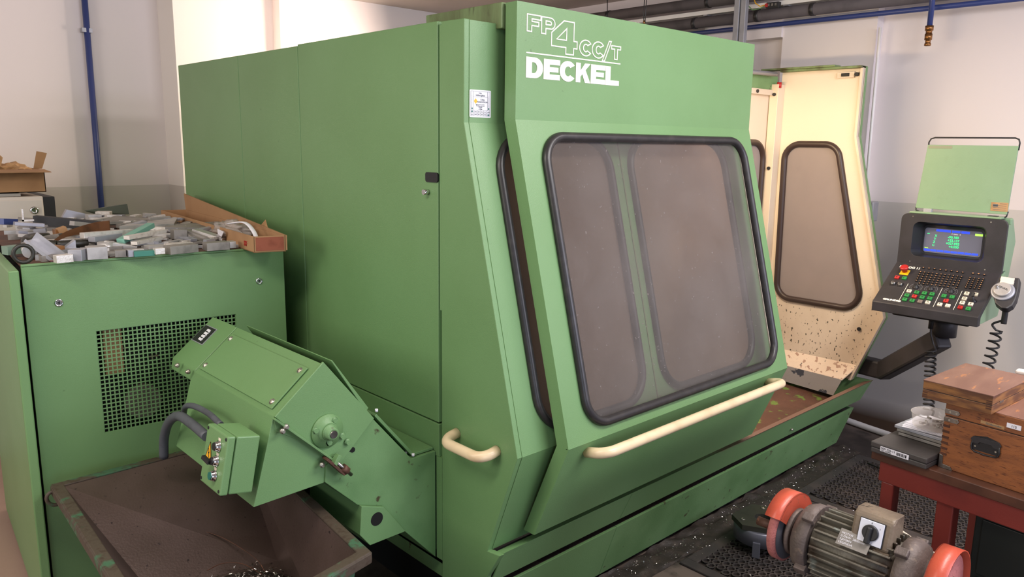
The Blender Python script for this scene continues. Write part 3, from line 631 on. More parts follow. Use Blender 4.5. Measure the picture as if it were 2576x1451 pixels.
MB().extrude(to3([(.003,.003),(.092,.003),(.092,.069),(.003,.069)], c0, Us, Vs, .0021), Ns*.0004).build('plate_print', 'print_black', rp)
for k in range(4): MB().extrude(to3([(.04,.012+.013*k),(.066,.012+.013*k),(.066,.021+.013*k),(.04,.021+.013*k)], c0, Us, Vs, .0026), Ns*.0004).build('plate_field', 'label', rp)
text('KNOLL', .014, to3([(.07,.01)], c0, Us, Vs)[0], Vs, -Us, 'label', rp, off=.003)
# flange bearing and bolts on the head plate
bc = px(822, 1083, 'Y', YC-.004)
MB().lathe(bc, -Y, [(0,.050),(.006,.050),(.006,.030),(.016,.027)], 32).build('bearing_flange', 'green', cv)
MB().lathe(bc+Vector((0,-.016,0)), -Y, [(0,.024),(.004,.024),(.004,.019),(.022,.018),(.022,.010),(.018,.009)], 24).build('shaft_end', 'green_worn', cv)
MB().cyl(bc+Vector((0,-.030,0)), bc+Vector((0,-.042,0)), .011).build('shaft_stub', 'steel', cv)
for x_, y_ in ((795,1083),(843,1057),(829,1113),(862,1097),(876,1112)):
    c = px(x_, y_, 'Y', YC-.012); MB().lathe(c+Y*.004, -Y, [(0,.011),(.002,.011),(.002,.008),(.008,.008)], 6).build('bolt', 'green_worn', cv)
c = px(882, 1122, 'Y', YC-.0005); MB().extrude(to3(rr(.028,.016,.0079,4), (c.x-.014, c.y, c.z-.008), Vector((.8,0,-.6)), Vector((.6,0,.8))), (0,-.001,0)).build('adjusting_slot', 'dark', cv)
c = px(948, 1305, 'Y', YC-.012); MB().cyl(c, c-Y*.0012, .0215, n=28).build('round_opening', 'dark', cv)
# tensioner
a, b = px(818, 1152, 'Y', YC-.02), px(862, 1190, 'Y', YC-.02)
MB().beam(a, b, .03, .008).build('tension_plate', 'rust', cv, .001)
a, b = px(838, 1170, 'Y', YC-.025), px(852, 1143, 'Y', YC-.025); MB().beam(a, b, .02, .012).build('tension_lug', 'green_worn', cv, .001)
a, b = px(844, 1160, 'Y', YC-.028), px(884, 1194, 'Y', YC-.028); MB().cyl(a, b, .0055).build('tension_rod', 'steel', cv)
a, b = px(862, 1175, 'Y', YC-.028), px(873, 1185, 'Y', YC-.028); MB().cyl(a, b, .013, n=6).build('tension_nut', 'rust', cv)
# flange strip between head and chute with bolts
a, b = px(688, 1052, 'Y', YC-.006), px(842, 1160, 'Y', YC-.006); MB().beam(a, b, .022, .006).build('flange_strip', 'green_worn', cv, .001)
for x_, y_ in ((709,1083),(718,1072),(808,1168),(450,918),(477,934)):
    c = px(x_, y_, 'Y', YC-.01) if x_ > 600 else px(x_, y_, 'X', .885)
    MB().lathe(c, -Y if x_ > 600 else -X, [(0,.008),(.008,.008),(.008,.005),(.013,.005)], 6).build('bolt', 'bolt', cv)
# control box
V2 = Vector((.2,0,.98)).normalized(); N2 = Vector((-.98,0,.2)).normalized()
c = Vector((.7520, 1.966, .803))
cb = MB().obox(c-N2*.058, Y, V2, N2, .132, .158, .066).build('control_box', 'green', cv, .004)
MB().obox(c-N2*.011, Y, V2, N2, .134, .160, .022).build('box_cover', 'green', cb, .004)
for y_, z_ in ((-.058,.07),(.058,.07),(-.058,-.07),(.058,-.07)): k = c+Y*y_+V2*z_; MB().cyl(k, k+N2*.0012, .0045, n=10).build('cover_screw', 'print_black', cb)
for i, (y_, z_, m) in enumerate(((-.022,.042,'print_black'),(-.022,.002,'print_black'),(-.022,-.038,'teal'))):
    k = c+Y*y_+V2*z_
    MB().extrude([k+N2*.0006+V2*.022+Y*.008, k+N2*.0006+V2*.022-Y*.008, k+N2*.0006-V2*.006-Y*.001, k+N2*.0006-V2*.006+Y*.001], N2*.0006).build('pointer_tab', 'key_white', cb)
    MB().lathe(k, N2, [(0,.0155),(.003,.0155),(.003,.013),(.011,.0125),(.013,.011)], 20).build('button_ring', 'chrome', cb)
    if i == 1: MB().lathe(k+N2*.012, N2, [(0,.010),(.006,.010)], 16).beam(k+N2*.02-V2*.004, k+N2*.026+V2*.004+Y*.03, .010, .010, N2).build('selector_knob', 'black', cb)
    else: MB().cyl(k+N2*.012, k+N2*.0155, .0105).build('push_button', m, cb)
k = c+Y*.030+V2*.012
wt = MB().extrude([k+N2*.0008+V2*.028, k+N2*.0008-V2*.022+Y*.020, k+N2*.0008-V2*.022-Y*.020], N2*.0006).build('warning_triangle', 'sign_yellow', cb)
tr = [k+N2*.0016+V2*.028, k+N2*.0016-V2*.022+Y*.020, k+N2*.0016-V2*.022-Y*.020]
mb = MB()
for i in range(3): mb.beam(tr[i]*.97+k*.03+N2*.0, tr[(i+1) % 3]*.97+k*.03, .0016, .0006, N2)
z0 = k+N2*.0018
for a_, b_ in (((.006,.008),(-.002,-.004)),((-.002,-.004),(.004,-.003)),((.004,-.003),(-.003,-.016))):
    mb.beam(z0+Y*a_[0]+V2*a_[1], z0+Y*b_[0]+V2*b_[1], .0022, .0006, N2)
mb.build('triangle_print', 'print_black', cb)
def smooth(pts, n=6):
    pts = [Vector(p) for p in pts]; out = []
    P = [pts[0]*2-pts[1]]+pts+[pts[-1]*2-pts[-2]]
    for i in range(1, len(P)-2):
        for k in range(n):
            t_ = k/n; out.append(.5*((2*P[i])+(P[i+1]-P[i-1])*t_+(2*P[i-1]-5*P[i]+4*P[i+1]-P[i+2])*t_*t_+(3*P[i]-P[i-1]-3*P[i+1]+P[i+2])*t_**3))
    return out+[pts[-1]]
MB().tube(smooth([px(520,1098,'X',.80), px(485,1068,'X',.80), px(450,1046,'X',.80), px(425,1062,'X',.80), px(413,1100,'X',.80), px(412,1150,'X',.80)]), .0145, 14).build('conduit', 'conduit', cv)
MB().tube(smooth([px(556,1068,'X',.83), px(525,1040,'X',.83), px(490,1022,'X',.83), px(468,1022,'X',.83), px(462,1040,'X',.84)]), .009, 12).build('conduit', 'conduit', cv)
for zz, xx, yy in ((.842,1.228,1.905),(.662,1.362,1.905),(.664,1.35,1.93)):
    MB().cyl((xx, yy, zz), (xx, yy, zz+.008), .005, n=8).build('stud', 'label', cv)
# ------------------------------------------------------------------ chip bin
BZ = .55
q_out = [px(128,1222,'Z',BZ), Vector((1.15,2.695,BZ)), px(934,1392,'Z',BZ), Vector((.462,1.53,BZ))]
cen = sum(q_out, Vector())/4
def inset(Q, d):
    K = len(Q); out = []
    for i in range(K):
        p0, p1, p2 = Q[i-1], Q[i], Q[(i+1) % K]; a_ = (p1-p0).normalized(); b_ = (p2-p1).normalized()
        n1, n2 = Vector((a_.y, -a_.x, 0)), Vector((b_.y, -b_.x, 0))
        if n1.dot(cen-p1) < 0: n1, n2 = -n1, -n2
        s_ = n1.dot(n2); out.append(p1+(n1+n2)*(d/(1+s_)))
    return out
bn = thing('chip_bin', 'scuffed dark green steel chip bin with a rusty rim, open, under the conveyor', 'bin', (cen.x, cen.y, 0))
qi = inset(q_out, .032); qo2 = inset(q_out, .004)
mb = MB(); mb.v = []
zt = Vector((0,0,.006))
mb.extrude([p+zt for p in q_out], (0,0,-.008), [[p+zt for p in qi]])
for i in range(4):
    mb.beam(q_out[i]-Z*.012, q_out[(i+1) % 4]-Z*.012, .006, .03)
mb.build('rim', 'bin_rim', bn, .004)
bot = [Vector((.655,2.26,.31)), Vector((1.02,2.18,.31)), Vector((.95,1.76,.31)), Vector((.60,1.70,.31))]
mid_ = [qi[i].lerp(bot[i], .6)+(bot[i]-sum(bot, Vector())/4).normalized()*.02-Z*.012 for i in range(4)]
P = [p+Z*0 for p in qi]+bot
MB().add(P, [(i, (i+1) % 4, (i+1) % 4+4, i+4) for i in range(4)]+[(4,5,6,7)]).build('inner_lining', 'bin_in', bn)
P = [p-Z*.002 for p in inset(q_out, .028)]; Bo = [p+(p-sum(bot, Vector())/4).normalized()*.05-Z*.05 for p in bot]
MB().add(P+Bo, [(i, (i+1) % 4, (i+1) % 4+4, i+4) for i in range(4)]+[(4,5,6,7)]).build('tub', 'bin_out', bn)
for x_, y_ in ((.70,2.2),(.98,2.15),(.65,1.78),(.92,1.80)):
    MB().box((x_-.02, y_-.02, 0), (x_+.02, y_+.02, .27)).build('leg', 'bin_out', bn, .003)
# lifting eye
a = px(138, 1252, 'Y', 2.66)
mb = MB().tube([px(137+20*math.cos(R(t_)), 1253+17*math.sin(R(t_)), 'Y', 2.655) for t_ in range(60, 330, 15)], .006, 8); mb.build('lifting_eye', 'bin_rim', bn)
sc_ = px(600, 1440, 'Z', .17)
mb = MB()
rnd = random.Random(3)
def sliver(mb, c, s_):
    d = Vector((rnd.uniform(-1,1), rnd.uniform(-1,1), rnd.uniform(-.4,.5))).normalized(); e = d.cross(Vector((rnd.uniform(-1,1), rnd.uniform(-1,1), rnd.uniform(-1,1)))).normalized()
    L_ = s_*rnd.uniform(.6,1.6); wd_ = L_*rnd.uniform(.12,.3); bow = Z*L_*.25
    mb.add([c-d*L_, c-d*L_*.2+e*wd_+bow, c+d*L_*.3-e*wd_+bow, c+d*L_], [(0,1,2),(1,3,2)])
for i in range(2600):
    r_ = abs(rnd.gauss(0,.10)); t_ = rnd.uniform(0, 6.283); c = Vector((.86+1.0*r_*math.cos(t_), 2.03+r_*math.sin(t_), .314+.035*math.exp(-r_*r_/.012)+rnd.uniform(0,.008)))
    if .68 < c.x < 1.0 and 1.75 < c.y < 2.22: sliver(mb, c, .006)
o = mb.build('metal_swarf', 'swarf', kind='stuff'); tag(o, 'bright heap of fine metal swarf lying in the bottom of the chip bin', 'swarf')
mb = MB()
for i in range(12):
    a_ = 2*math.pi*i/12; mb.add([(.86,2.0,.345),(.86+.15*math.cos(a_),2.0+.2*math.sin(a_),.312),(.86+.15*math.cos(a_+.5236),2.0+.2*math.sin(a_+.5236),.312)], [(0,1,2)])
mb.build('oily_residue', 'grime', bn)
for i, (pts, lb) in enumerate(((([(490,1330),(560,1352),(640,1402),(668,1440)]), 'long thin wire shaving arching up the inside of the chip bin'),
        (([(520,1435),(560,1417),(610,1418),(660,1445)]), 'short curved wire shaving lying over the swarf heap in the bin'))):
    o = MB().tube(smooth([px(x_, y_, 'Z', (.40,.39,.37,.34)[k] if i == 0 else .35) for k, (x_, y_) in enumerate(pts)]), .0015, 5).build('wire_shaving', 'rust'); tag(o, lb, 'shaving')
# ------------------------------------------------------------------ electrical cabinet
TH = R(-5); CU, CV_ = Vector((math.cos(TH), math.sin(TH), 0)), Vector((-math.sin(TH), math.cos(TH), 0))
CO = Vector((.503, 2.781, 0)); CW, CD, CHt = .845, 1.10, 1.25
def cl(u, v, z_): return CO+CU*u+CV_*v+Z*z_
ec = thing('electrical_cabinet', 'green sheet-metal electrical cabinet with square-hole grille and scrap heaped on top', 'cabinet', cl(.4, .6, 0))
mb = MB(); gu0, gu1, gz0, gz1 = .192, .655, .655, 1.013
fO = cl(0, 0, 0)
mb.extrude(to3([(0,.03),(CW,.03),(CW,CHt-.004),(0,CHt-.004)], fO, CU, Z), CV_*.012, [to3([(gu0,gz0),(gu1,gz0),(gu1,gz1),(gu0,gz1)], fO, CU, Z)])
mb.build('front_panel', 'green', ec)
MB().obox(cl(CW-.006, CD/2+.01, CHt/2), CU, CV_, Z, .012, CD, CHt-.06).build('right_side', 'green', ec)
MB().obox(cl(CW/2, CD, CHt/2), CU, CV_, Z, CW, .012, CHt-.06).build('back_panel', 'green', ec)
MB().obox(cl(.012, CD/2+.02, CHt/2), CU, CV_, Z, .01, CD-.04, CHt-.06).build('left_frame', 'dark', ec)
MB().obox(cl(CW/2, CD/2, CHt-.004), CU, CV_, Z, CW, CD, .008).build('top_panel', 'rust', ec, .002)
MB().obox(cl(CW/2, .003, CHt-.001), CU, CV_, Z, CW, .010, .008).build('top_edge', 'green', ec, .002)
# side door, slightly ajar
th2 = R(-4.4); DU, DV = Vector((math.cos(th2), math.sin(th2), 0)), Vector((-math.sin(th2), math.cos(th2), 0))
DO = Vector((.452, 2.70, 0))
MB().obox(DO+DU*.016+DV*.56+Z*.64, DU, DV, Z, .028, 1.12, 1.215).build('side_door', 'green', ec, .004)
n_u, n_z = 33, 25
mb = MB(); bu, bz = (gu1-gu0)/n_u, (gz1-gz0)/n_z
for i in range(n_u+1): mb.obox(cl(gu0+i*bu, .004, (gz0+gz1)/2), CU, CV_, Z, .0042, .0016, gz1-gz0)
for i in range(n_z+1): mb.obox(cl((gu0+gu1)/2, .004, gz0+i*bz), CU, CV_, Z, gu1-gu0, .0015, .0042)
mb.build('grille', 'green_worn', ec, kind='stuff')
MB().obox(cl(.42,.10,.83), CU, CV_, Z, .5, .004, .42).build('inner_backing', 'dark', ec)
MB().obox(cl(.25,.075,.92), CU, CV_, Z, .06, .04, .16).build('inner_component', 'cardboard', ec, .004)
MB().cyl(cl(.33,.07,.73), cl(.33,.04,.73), .06).build('inner_fan', 'inner_dark', ec)
for u_, z_ in ((.0935,1.121),(.748,1.128)):
    MB().lathe(cl(u_, 0, z_), -CV_, [(0,.0125),(.003,.0125),(.004,.009),(.001,.008)], 20).build('lock', 'chrome', ec)
    MB().cyl(cl(u_, -.0012, z_), cl(u_, -.004, z_), .006, n=3).build('lock_core', 'print_black', ec)
# ------------------------------------------------------------------ scrap metal on the cabinet
def ctop(x_, y_, z_=0): return px(x_, y_, 'Z', CHt+.006+z_)
def piece(name, label, m, p, q, wd_, ht, up=Z, bevel=.0008, cat='metal offcut', group=None):
    o = MB().beam(p, q, wd_, ht, up).build(name, m, None, bevel); return tag(o, label, cat, group)
def plate(name, label, m, pts, th_, cat='metal offcut', dn=True, group=None):
    P = [Vector(p) for p in pts]; n_ = (P[1]-P[0]).cross(P[2]-P[0]).normalized()
    if n_.z < 0: n_ = -n_
    o = MB().extrude(P, -n_*th_).build(name, m, None, .0006); return tag(o, label, cat, group)
# front row
tag(MB().tube([ctop(61,662)+Vector((0,0,.030))+Vector((math.cos(R(a_))*.027, 0, math.sin(R(a_))*.027)) for a_ in range(0,360,20)], .0062, 10, True).build('seal_ring', 'hose'), 'dark round seal ring standing at the front left corner of the scrap heap', 'ring')
tag(MB().cyl(ctop(76,650)+Z*.022, ctop(70,636)+Z*.022, .021, n=24).build('round_slug', 'alu'), 'short round aluminium slug right behind the dark seal ring', 'metal offcut')
a, b = px(124,645,'Y',2.83), px(88,618,'Y',2.86); dd = (b-a).normalized(); sd = dd.cross(Z).normalized(); uu = sd.cross(dd)
tag(MB().obox((a+b)/2, dd, sd, uu, .11, .04, .003).obox((a+b)/2+sd*.02+uu*.016, dd, uu, sd, .11, .032, .003).obox((a+b)/2-sd*.02+uu*.004, dd, uu, sd, .11, .010, .003).build('channel_offcut', 'alu_blue'), 'bright aluminium channel offcut leaning diagonally near the seal ring', 'metal offcut')
piece('bar_offcut', 'pale rough-sawn block on the cabinet edge, right of the leaning channel', 'alu_light', ctop(138,652,.014), ctop(180,648,.014), .03, .024)
piece('block_offcut', 'first smooth block of the front row, beside the pale rough block', 'alu_blue', ctop(180,640,.02), ctop(214,640,.02), .05, .036)
piece('block_offcut', 'wide smooth block with teal dye smeared on its top, front row', 'alu', ctop(217,636,.022), ctop(268,633,.022), .055, .040)
tag(MB().cyl(ctop(268,634,0), ctop(268,634,0)+Z*.036, .027, n=28).build('round_slug', 'alu'), 'upright round aluminium slug in the front row of the heap', 'metal offcut')
piece('block_offcut', 'small darker block right of the upright round slug', 'alu_dark', ctop(290,637,.012), ctop(318,636,.012), .035, .022)
piece('block_offcut', 'small light cube beside the dark teal bar in the front row', 'alu_blue', ctop(320,637,.012), ctop(334,636,.012), .03, .022)
piece('bar_offcut', 'dark teal painted bar lying along the front edge of the cabinet', mat('teal_paint','3E7F70',.45), ctop(336,638,.010), ctop(388,635,.010), .03, .018)
piece('strip_offcut', 'tiny shiny pale blue angle strip at the front edge right of the teal bar', 'alu_light', ctop(388,632,.016), ctop(412,630,.016), .025, .02)
piece('block_offcut', 'dull flat double block at the front edge, middle of the heap', 'alu_dark', ctop(420,629,.015), ctop(490,622,.015), .05, .028)
piece('block_offcut', 'long dull block with slanted end at the front right of the heap', 'alu_dark', ctop(515,620,.015), ctop(572,616,.015), .05, .028)
piece('block_offcut', 'small bright end block touching the long printed cardboard box', 'alu', ctop(574,615,.013), ctop(590,614,.013), .04, .024)
plate('sheet_offcut', 'thin reddish-brown sheet strip under the blocks at the front edge', 'red_frame', [ctop(125,656), ctop(180,656), ctop(180,648), ctop(120,646)], .002)
# triangles
for p3, lb, m, nm in (([(112,622,.0),(139,629,.0),(139,602,.0)], 'pointed triangular aluminium plate standing behind the leaning channel', 'alu', 'triangle'),
                  ([(148,634,.0),(190,604,.0),(192,632,.0)], 'triangular plate half covered with teal dye, standing upright', 'alu_blue', 'triangle')):
    yv = ctop(p3[0][0], p3[0][1]+8).y+.03
    tag(MB().extrude([px(x_, y_, 'Y', yv) for x_, y_, _ in p3], (.0, .03, 0)).build('triangle_offcut', m), lb, 'metal offcut')
yv = ctop(215, 640).y+.10
tag(MB().extrude([px(x_, y_, 'Y', yv) for x_, y_ in ((196,632),(206,613),(238,608),(240,628))], (0,.03,0)).build('wedge_offcut', 'alu_dark'), 'dull wedge plate with teal smear behind the wide front block', 'metal offcut')
tag(MB().extrude([px(x_, y_, 'Y', yv-.004) for x_, y_ in ((183,612),(190,605),(194,632),(184,632))], (0,.004,0)).build('dye_sheet', 'teal_mark'), 'small teal-dyed sliver plate on the upright triangle', 'metal offcut')
# middle
mk = lambda x_, y_, Y_: px(x_, y_, 'Y', Y_)
Ym = 3.05
tag(MB().tube(smooth([mk(142,616,2.98), mk(90,612,3.0), mk(66,606,3.04), mk(80,598,3.12), mk(120,596,3.16)]), .016, 12).tube(smooth([mk(142,616,2.98), mk(200,612,2.98), mk(232,613,3.0)]), .014, 12).build('rubber_hose', 'hose'), 'thick black rubber hose bent back on itself in the middle left of the heap', 'hose')
st_ = smooth([mk(136,606,3.0), mk(165,588,3.06), mk(205,576,3.12), mk(240,569,3.16), mk(275,567,3.18)], 4)
mb = MB()
for i in range(len(st_)-1):
    a_, b_ = st_[i], st_[i+1]; h1, h2 = .006+.026*i/len(st_), .006+.026*(i+1)/len(st_)
    off = Vector((.004,.006,0)); mb.add([a_-Z*h1, b_-Z*h2, b_+Z*h2*.6, a_+Z*h1*.6, a_-Z*h1+off, b_-Z*h2+off, b_+Z*h2*.6+off, a_+Z*h1*.6+off], [(0,1,2,3),(4,7,6,5),(3,2,6,7),(0,4,5,1),(0,3,7,4),(1,5,6,2)])
tag(mb.build('curved_strip', 'rust_strip'), 'rust-brown curved metal strip rising through the middle of the heap', 'metal strip')
piece('long_bar', 'long charcoal flat bar lying across the back of the heap', 'charcoal', mk(87,553,3.5), mk(262,569,3.35), .03, .036)
piece('bar_offcut', 'bright sawn bar pointing right, above the black hose', 'alu_light', mk(206,592,2.98), mk(332,582,3.05), .025, .018)
piece('bar_offcut', 'smooth blue-grey bar just below the bright sawn bar', 'alu_blue', mk(230,602,2.96), mk(300,592,3.02), .03, .018)
piece('dyed_bar', 'teal-dyed bar sticking up diagonally in the middle of the heap', 'teal_mark', mk(303,607,2.9), mk(380,566,3.05), .028, .018)
piece('bar_offcut', 'pale bar crossing in front of the teal-dyed bar', 'alu_light', mk(318,598,2.88), mk(412,581,2.98), .025, .013)
piece('bar_offcut', 'second pale bar, below the one crossing the teal-dyed bar', 'alu_light', mk(337,612,2.86), mk(402,598,2.95), .025, .012)
piece('block_offcut', 'matt grey cube sitting on top of the right half of the heap', 'alu_dark', mk(433,589,2.98), mk(466,588,2.98), .04, .035)
piece('plate_offcut', 'white shiny rectangular strip at centre right of the heap front', 'alu_light', mk(420,618,2.82), mk(478,612,2.84), .04, .013)
piece('plate_offcut', 'stacked thin pale plates left of the white shiny strip', 'alu', mk(368,622,2.83), mk(420,619,2.84), .04, .012)
piece('plate_offcut', 'thin plate forming the bottom layer left of the white shiny strip', 'alu_dark', mk(368,628,2.83), mk(418,625,2.84), .045, .010)
piece('link_offcut', 'rounded link-shaped piece lying in front of the pale bars', 'alu', mk(262,612,2.9), mk(345,626,2.86), .03, .02)
tag(MB().extrude([mk(415,571,3.1), mk(420,564,3.25), mk(558,556,3.3), mk(515,573,3.1)], (0,0,-.010)).build('wedge_plate', 'alu_dark'), 'large thin grey plate with pointed right end near the cardboard box', 'metal offcut')
tag(MB().extrude([mk(300,569,3.15), mk(330,560,3.35), mk(446,548,3.42), mk(438,562,3.2)], (0,0,-.014)).build('plate_offcut', 'alu'), 'wide grey bar plate left of the pointed plate, upper right of the heap', 'metal offcut')
tag(MB().extrude([mk(250,558,3.3), mk(292,541,3.55), mk(398,550,3.6), mk(400,556,3.4)], (0,0,-.010)).build('plate_offcut', 'alu_dark'), 'broad flat dusty plate behind the wide grey bar plate', 'metal offcut')
for i, (pts, wd_, m, lb) in enumerate(((((462,583),(520,612)), .03, 'alu_dark', 'lowest of the flat bars fanning out toward the cardboard box'),
        (((470,580),(545,608)), .03, 'alu_dark', 'second fanned flat bar near the cardboard box'), (((490,578),(566,601)), .04, 'alu', 'topmost fanned flat bar with a bright corner near the cardboard box'),
        (((440,594),(488,604)), .03, 'alu_blue', 'short bluish bar under the grey cube'), (((500,606),(552,598)), .03, 'alu_dark', 'dark crossing bar under the fanned flat bars'))):
    piece('flat_bar', lb, m, mk(*pts[0], 3.0), mk(*pts[1], 2.9), wd_, .010)
# back
tag(MB().extrude([mk(212,530,3.9), mk(320,513,3.85), mk(325,539,3.85), mk(250,542,3.9)], (0,.02,0)).build('dark_plate', 'olive'), 'dark grey-green plate standing at the very back of the heap', 'metal offcut')
tag(MB().extrude([mk(168,527,3.7), mk(222,539,3.7), mk(216,552,3.7), mk(157,547,3.7)], (0,.025,0)).build('plate_offcut', 'alu_blue'), 'bluish aluminium slab leaning left of the dark grey-green plate', 'metal offcut')
piece('block_offcut', 'pale block resting on the dark grey-green plate', 'alu_light', mk(243,536,3.75), mk(279,536,3.72), .04, .016)
piece('block_offcut', 'dull block with bright machined corner behind the charcoal bar', 'alu', mk(218,546,3.6), mk(252,545,3.6), .05, .022)
piece('block_offcut', 'white slanted-end block behind the charcoal bar', 'alu_light', mk(266,547,3.55), mk(290,548,3.55), .04, .024)
piece('bar_offcut', 'long light bar under the blocks behind the charcoal bar', 'alu', mk(240,556,3.5), mk(325,562,3.45), .05, .014)
tag(MB().box((mk(57,556,3.45).x, 3.45, mk(57,557,3.45).z), (mk(61,556,3.45).x, 3.46, mk(57,526,3.45).z)).box((mk(57,556,3.45).x, 3.45, mk(57,557,3.45).z), (mk(86,556,3.45).x, 3.46, mk(57,553,3.45).z)).build('angle_frame', 'alu_light'), 'small upright white L-shaped bracket at the back left of the heap', 'metal offcut')
piece('bar_offcut', 'dark blue bar at the far left edge of the heap', 'blue_pipe', mk(0,557,3.3), mk(36,558,3.35), .03, .022)
piece('bar_offcut', 'thin light bar right of the dark blue bar', 'alu_blue', mk(35,562,3.25), mk(110,566,3.25), .03, .012)
piece('wood_block', 'small brown wooden block left of the rust-brown strip', 'cardboard', mk(147,585,3.2), mk(167,578,3.2), .04, .03, cat='wood block')
piece('yellow_block', 'small yellowish board end beside the brown wooden block', 'wood_gold', mk(136,584,3.22), mk(150,583,3.22), .05, .02, cat='wood block')
piece('wood_block', 'yellowish timber offcut under the black hose', 'wood_gold', ctop(140,640,.02)+Vector((0,.1,0)), ctop(172,636,.02)+Vector((0,.1,0)), .05, .03, cat='wood block')
piece('block_offcut', 'sage green painted block behind the seal ring', mat('sage_paint','7A9182',.5), ctop(26,638,.018)+Vector((0,.09,0)), ctop(64,634,.018)+Vector((0,.09,0)), .04, .028)
# filler pieces
def heap(u, v): return max(0, .062*math.exp(-((v-.75)/.55)**2)*(1-.35*abs(u-.4)/.4))
kinds = [('alu_light', 'bright'), ('alu', 'plain'), ('alu_dark', 'dull'), ('alu_blue', 'bluish')]
rnd = random.Random(11)
for i in range(250):
    v_ = .04+.95*(rnd.random()**1.25); u_ = rnd.uniform(.03, .80-max(0, (v_-.0))*.16)
    if v_ < .10 and u_ < .02: continue
    m, wn = rnd.choice(kinds); L_ = rnd.choice([.03,.04,.05,.07,.09,.12]); wd_ = rnd.uniform(.014,.036); ht = rnd.uniform(.005,.019)
    base = CHt+.001; hz = heap(u_, v_)*rnd.uniform(.15, .95) if v_ > .12 else 0
    c = cl(u_, v_, base+hz+ht/2+.003); a_ = rnd.gauss(0, .5); tl = rnd.gauss(0, .10) if hz > .02 else 0
    if v_ < .08: a_ = rnd.gauss(0, .12); c = cl(u_, v_+wd_/2, base+ht/2)
    d_ = (CU*math.cos(a_)+CV_*math.sin(a_)+Z*tl).normalized()
    if (c+d_*L_/2-CO).dot(CU) > CW-.13 or (c-d_*L_/2-CO).dot(CU) < .02: continue
    o = MB().beam(c-d_*L_/2, c+d_*L_/2, wd_, ht).build('metal_offcut', m, None)
    shp = 'bar' if L_ > .085 else ('flat strip' if L_ > .045 else 'chip')
    fr = 'front' if v_ < .3 else ('middle' if v_ < .6 else 'back'); lr = ('far left', 'left', 'centre', 'right')[min(3, int(u_/.2))]
    th_ = 'thick' if ht > .013 else 'thin'
    tag(o, f'{th_} {wn} aluminium {shp} lying loose at the {fr} {lr} of the scrap heap', 'metal offcut', f'{th_} {wn} {shp}s, {fr} {lr} of the heap')
# long cardboard box
tb = thing('long_carton', 'long narrow open cardboard carton with red printed end lying beside the machine', 'box', px(640,637,'Z',CHt+.006))
n0, n1 = px(640,636,'Z',CHt+.002), px(719,632,'Z',CHt+.002)
f0 = px(413,562,'Z',CHt+.0); dirb = (Vector((f0.x, f0.y, 0))-Vector((n0.x, n0.y, 0)))
dl = 1.22; db = dirb.normalized(); sb = (n1-n0); wbx = sb.length; sb.normalize(); hb_ = .058
def bx(u_, v_, z_): return n0+sb*u_+db*v_+Z*z_
MB().extrude([bx(0,0,0),bx(wbx,0,0),bx(wbx,dl,0),bx(0,dl,0)], (0,0,.003)).build('bottom', 'cardboard', tb)
for u_, nm in ((0,'long_side'),(wbx-.003,'long_side')): MB().extrude([bx(u_,0,0),bx(u_,dl,0),bx(u_,dl,hb_+(.0)),bx(u_,0,hb_)], sb*.003).build(nm, 'cardboard', tb)
MB().extrude([bx(0,dl,0),bx(wbx,dl,0),bx(wbx,dl,hb_),bx(0,dl,hb_)], -db*.003).build('far_end', 'cardboard', tb)
MB().extrude([bx(0,0,0),bx(wbx,0,0),bx(wbx,0,hb_),bx(0,0,hb_)], db*.004).build('near_end', 'cardboard', tb)
MB().extrude([bx(.006,-.0005,.006),bx(wbx-.006,-.0005,.006),bx(wbx-.006,-.0005,hb_-.004),bx(.006,-.0005,hb_-.004)], -db*.001).build('end_panel', 'card_red', tb, label='red-brown end panel')
MB().extrude([bx(wbx+.001,0,.004),bx(wbx+.001,0,hb_),bx(wbx+.001,dl+.02,hb_+.075),bx(wbx+.001,dl,.03)], sb*.005).build('side_flap', 'cardboard', tb)
text('SKF', .026, bx(-.0005,.10,.016), -db, Z, 'red', tb, off=.0005, sx=.8)
bag = thing('plastic_bag', 'crumpled clear plastic bag stuffed into the long cardboard carton', 'bag', bx(.05,.35,.01))
bm = bmesh.new(); bmesh.ops.create_icosphere(bm, subdivisions=4, radius=1); rb = random.Random(5)
from mathutils import noise
vs = []
for v in bm.verts:
    d = v.co.normalized(); k = 1+.55*noise.noise(d*2.1)+.25*noise.noise(d*6); vs.append(bx(.045,.38,.045)+sb*d.x*.05*k+db*d.y*.13*k+Z*d.z*.032*k)
mb = MB(); mb.add(vs, [[v.index for v in f.verts] for f in bm.faces], True); bm.free(); mb.build('film', 'film', bag)
o = MB().tube(smooth([bx(.03,.36,.07), bx(.05,.24,.085), bx(.055,.16,.06), bx(.055,.12,.02)]), .009, 8, flat=(Z, .35)).build('plastic_strip', 'label'); tag(o, 'white curved plastic strip sticking out of the long carton', 'strip')
o = MB().extrude([bx(.02,.36,.0)+sb*-.03, bx(0,.30,0)-sb*.03, bx(0,.26,.05)-sb*.02, bx(0,.33,.055)-sb*.02], sb*.002).build('printed_wrapper', 'label'); tag(o, 'white printed wrapper sticking out beside the long carton', 'wrapper')
t_ = thing('paper_flap', 'pointed yellowish paper corner sticking up behind the carton flap', 'paper', bx(wbx+.02,.24,.09)); MB().extrude([bx(wbx+.008,.18,.055),bx(wbx+.008,.28,.06),bx(wbx+.012,.22,.095)], sb*.001).build('sheet', 'paper', t_)
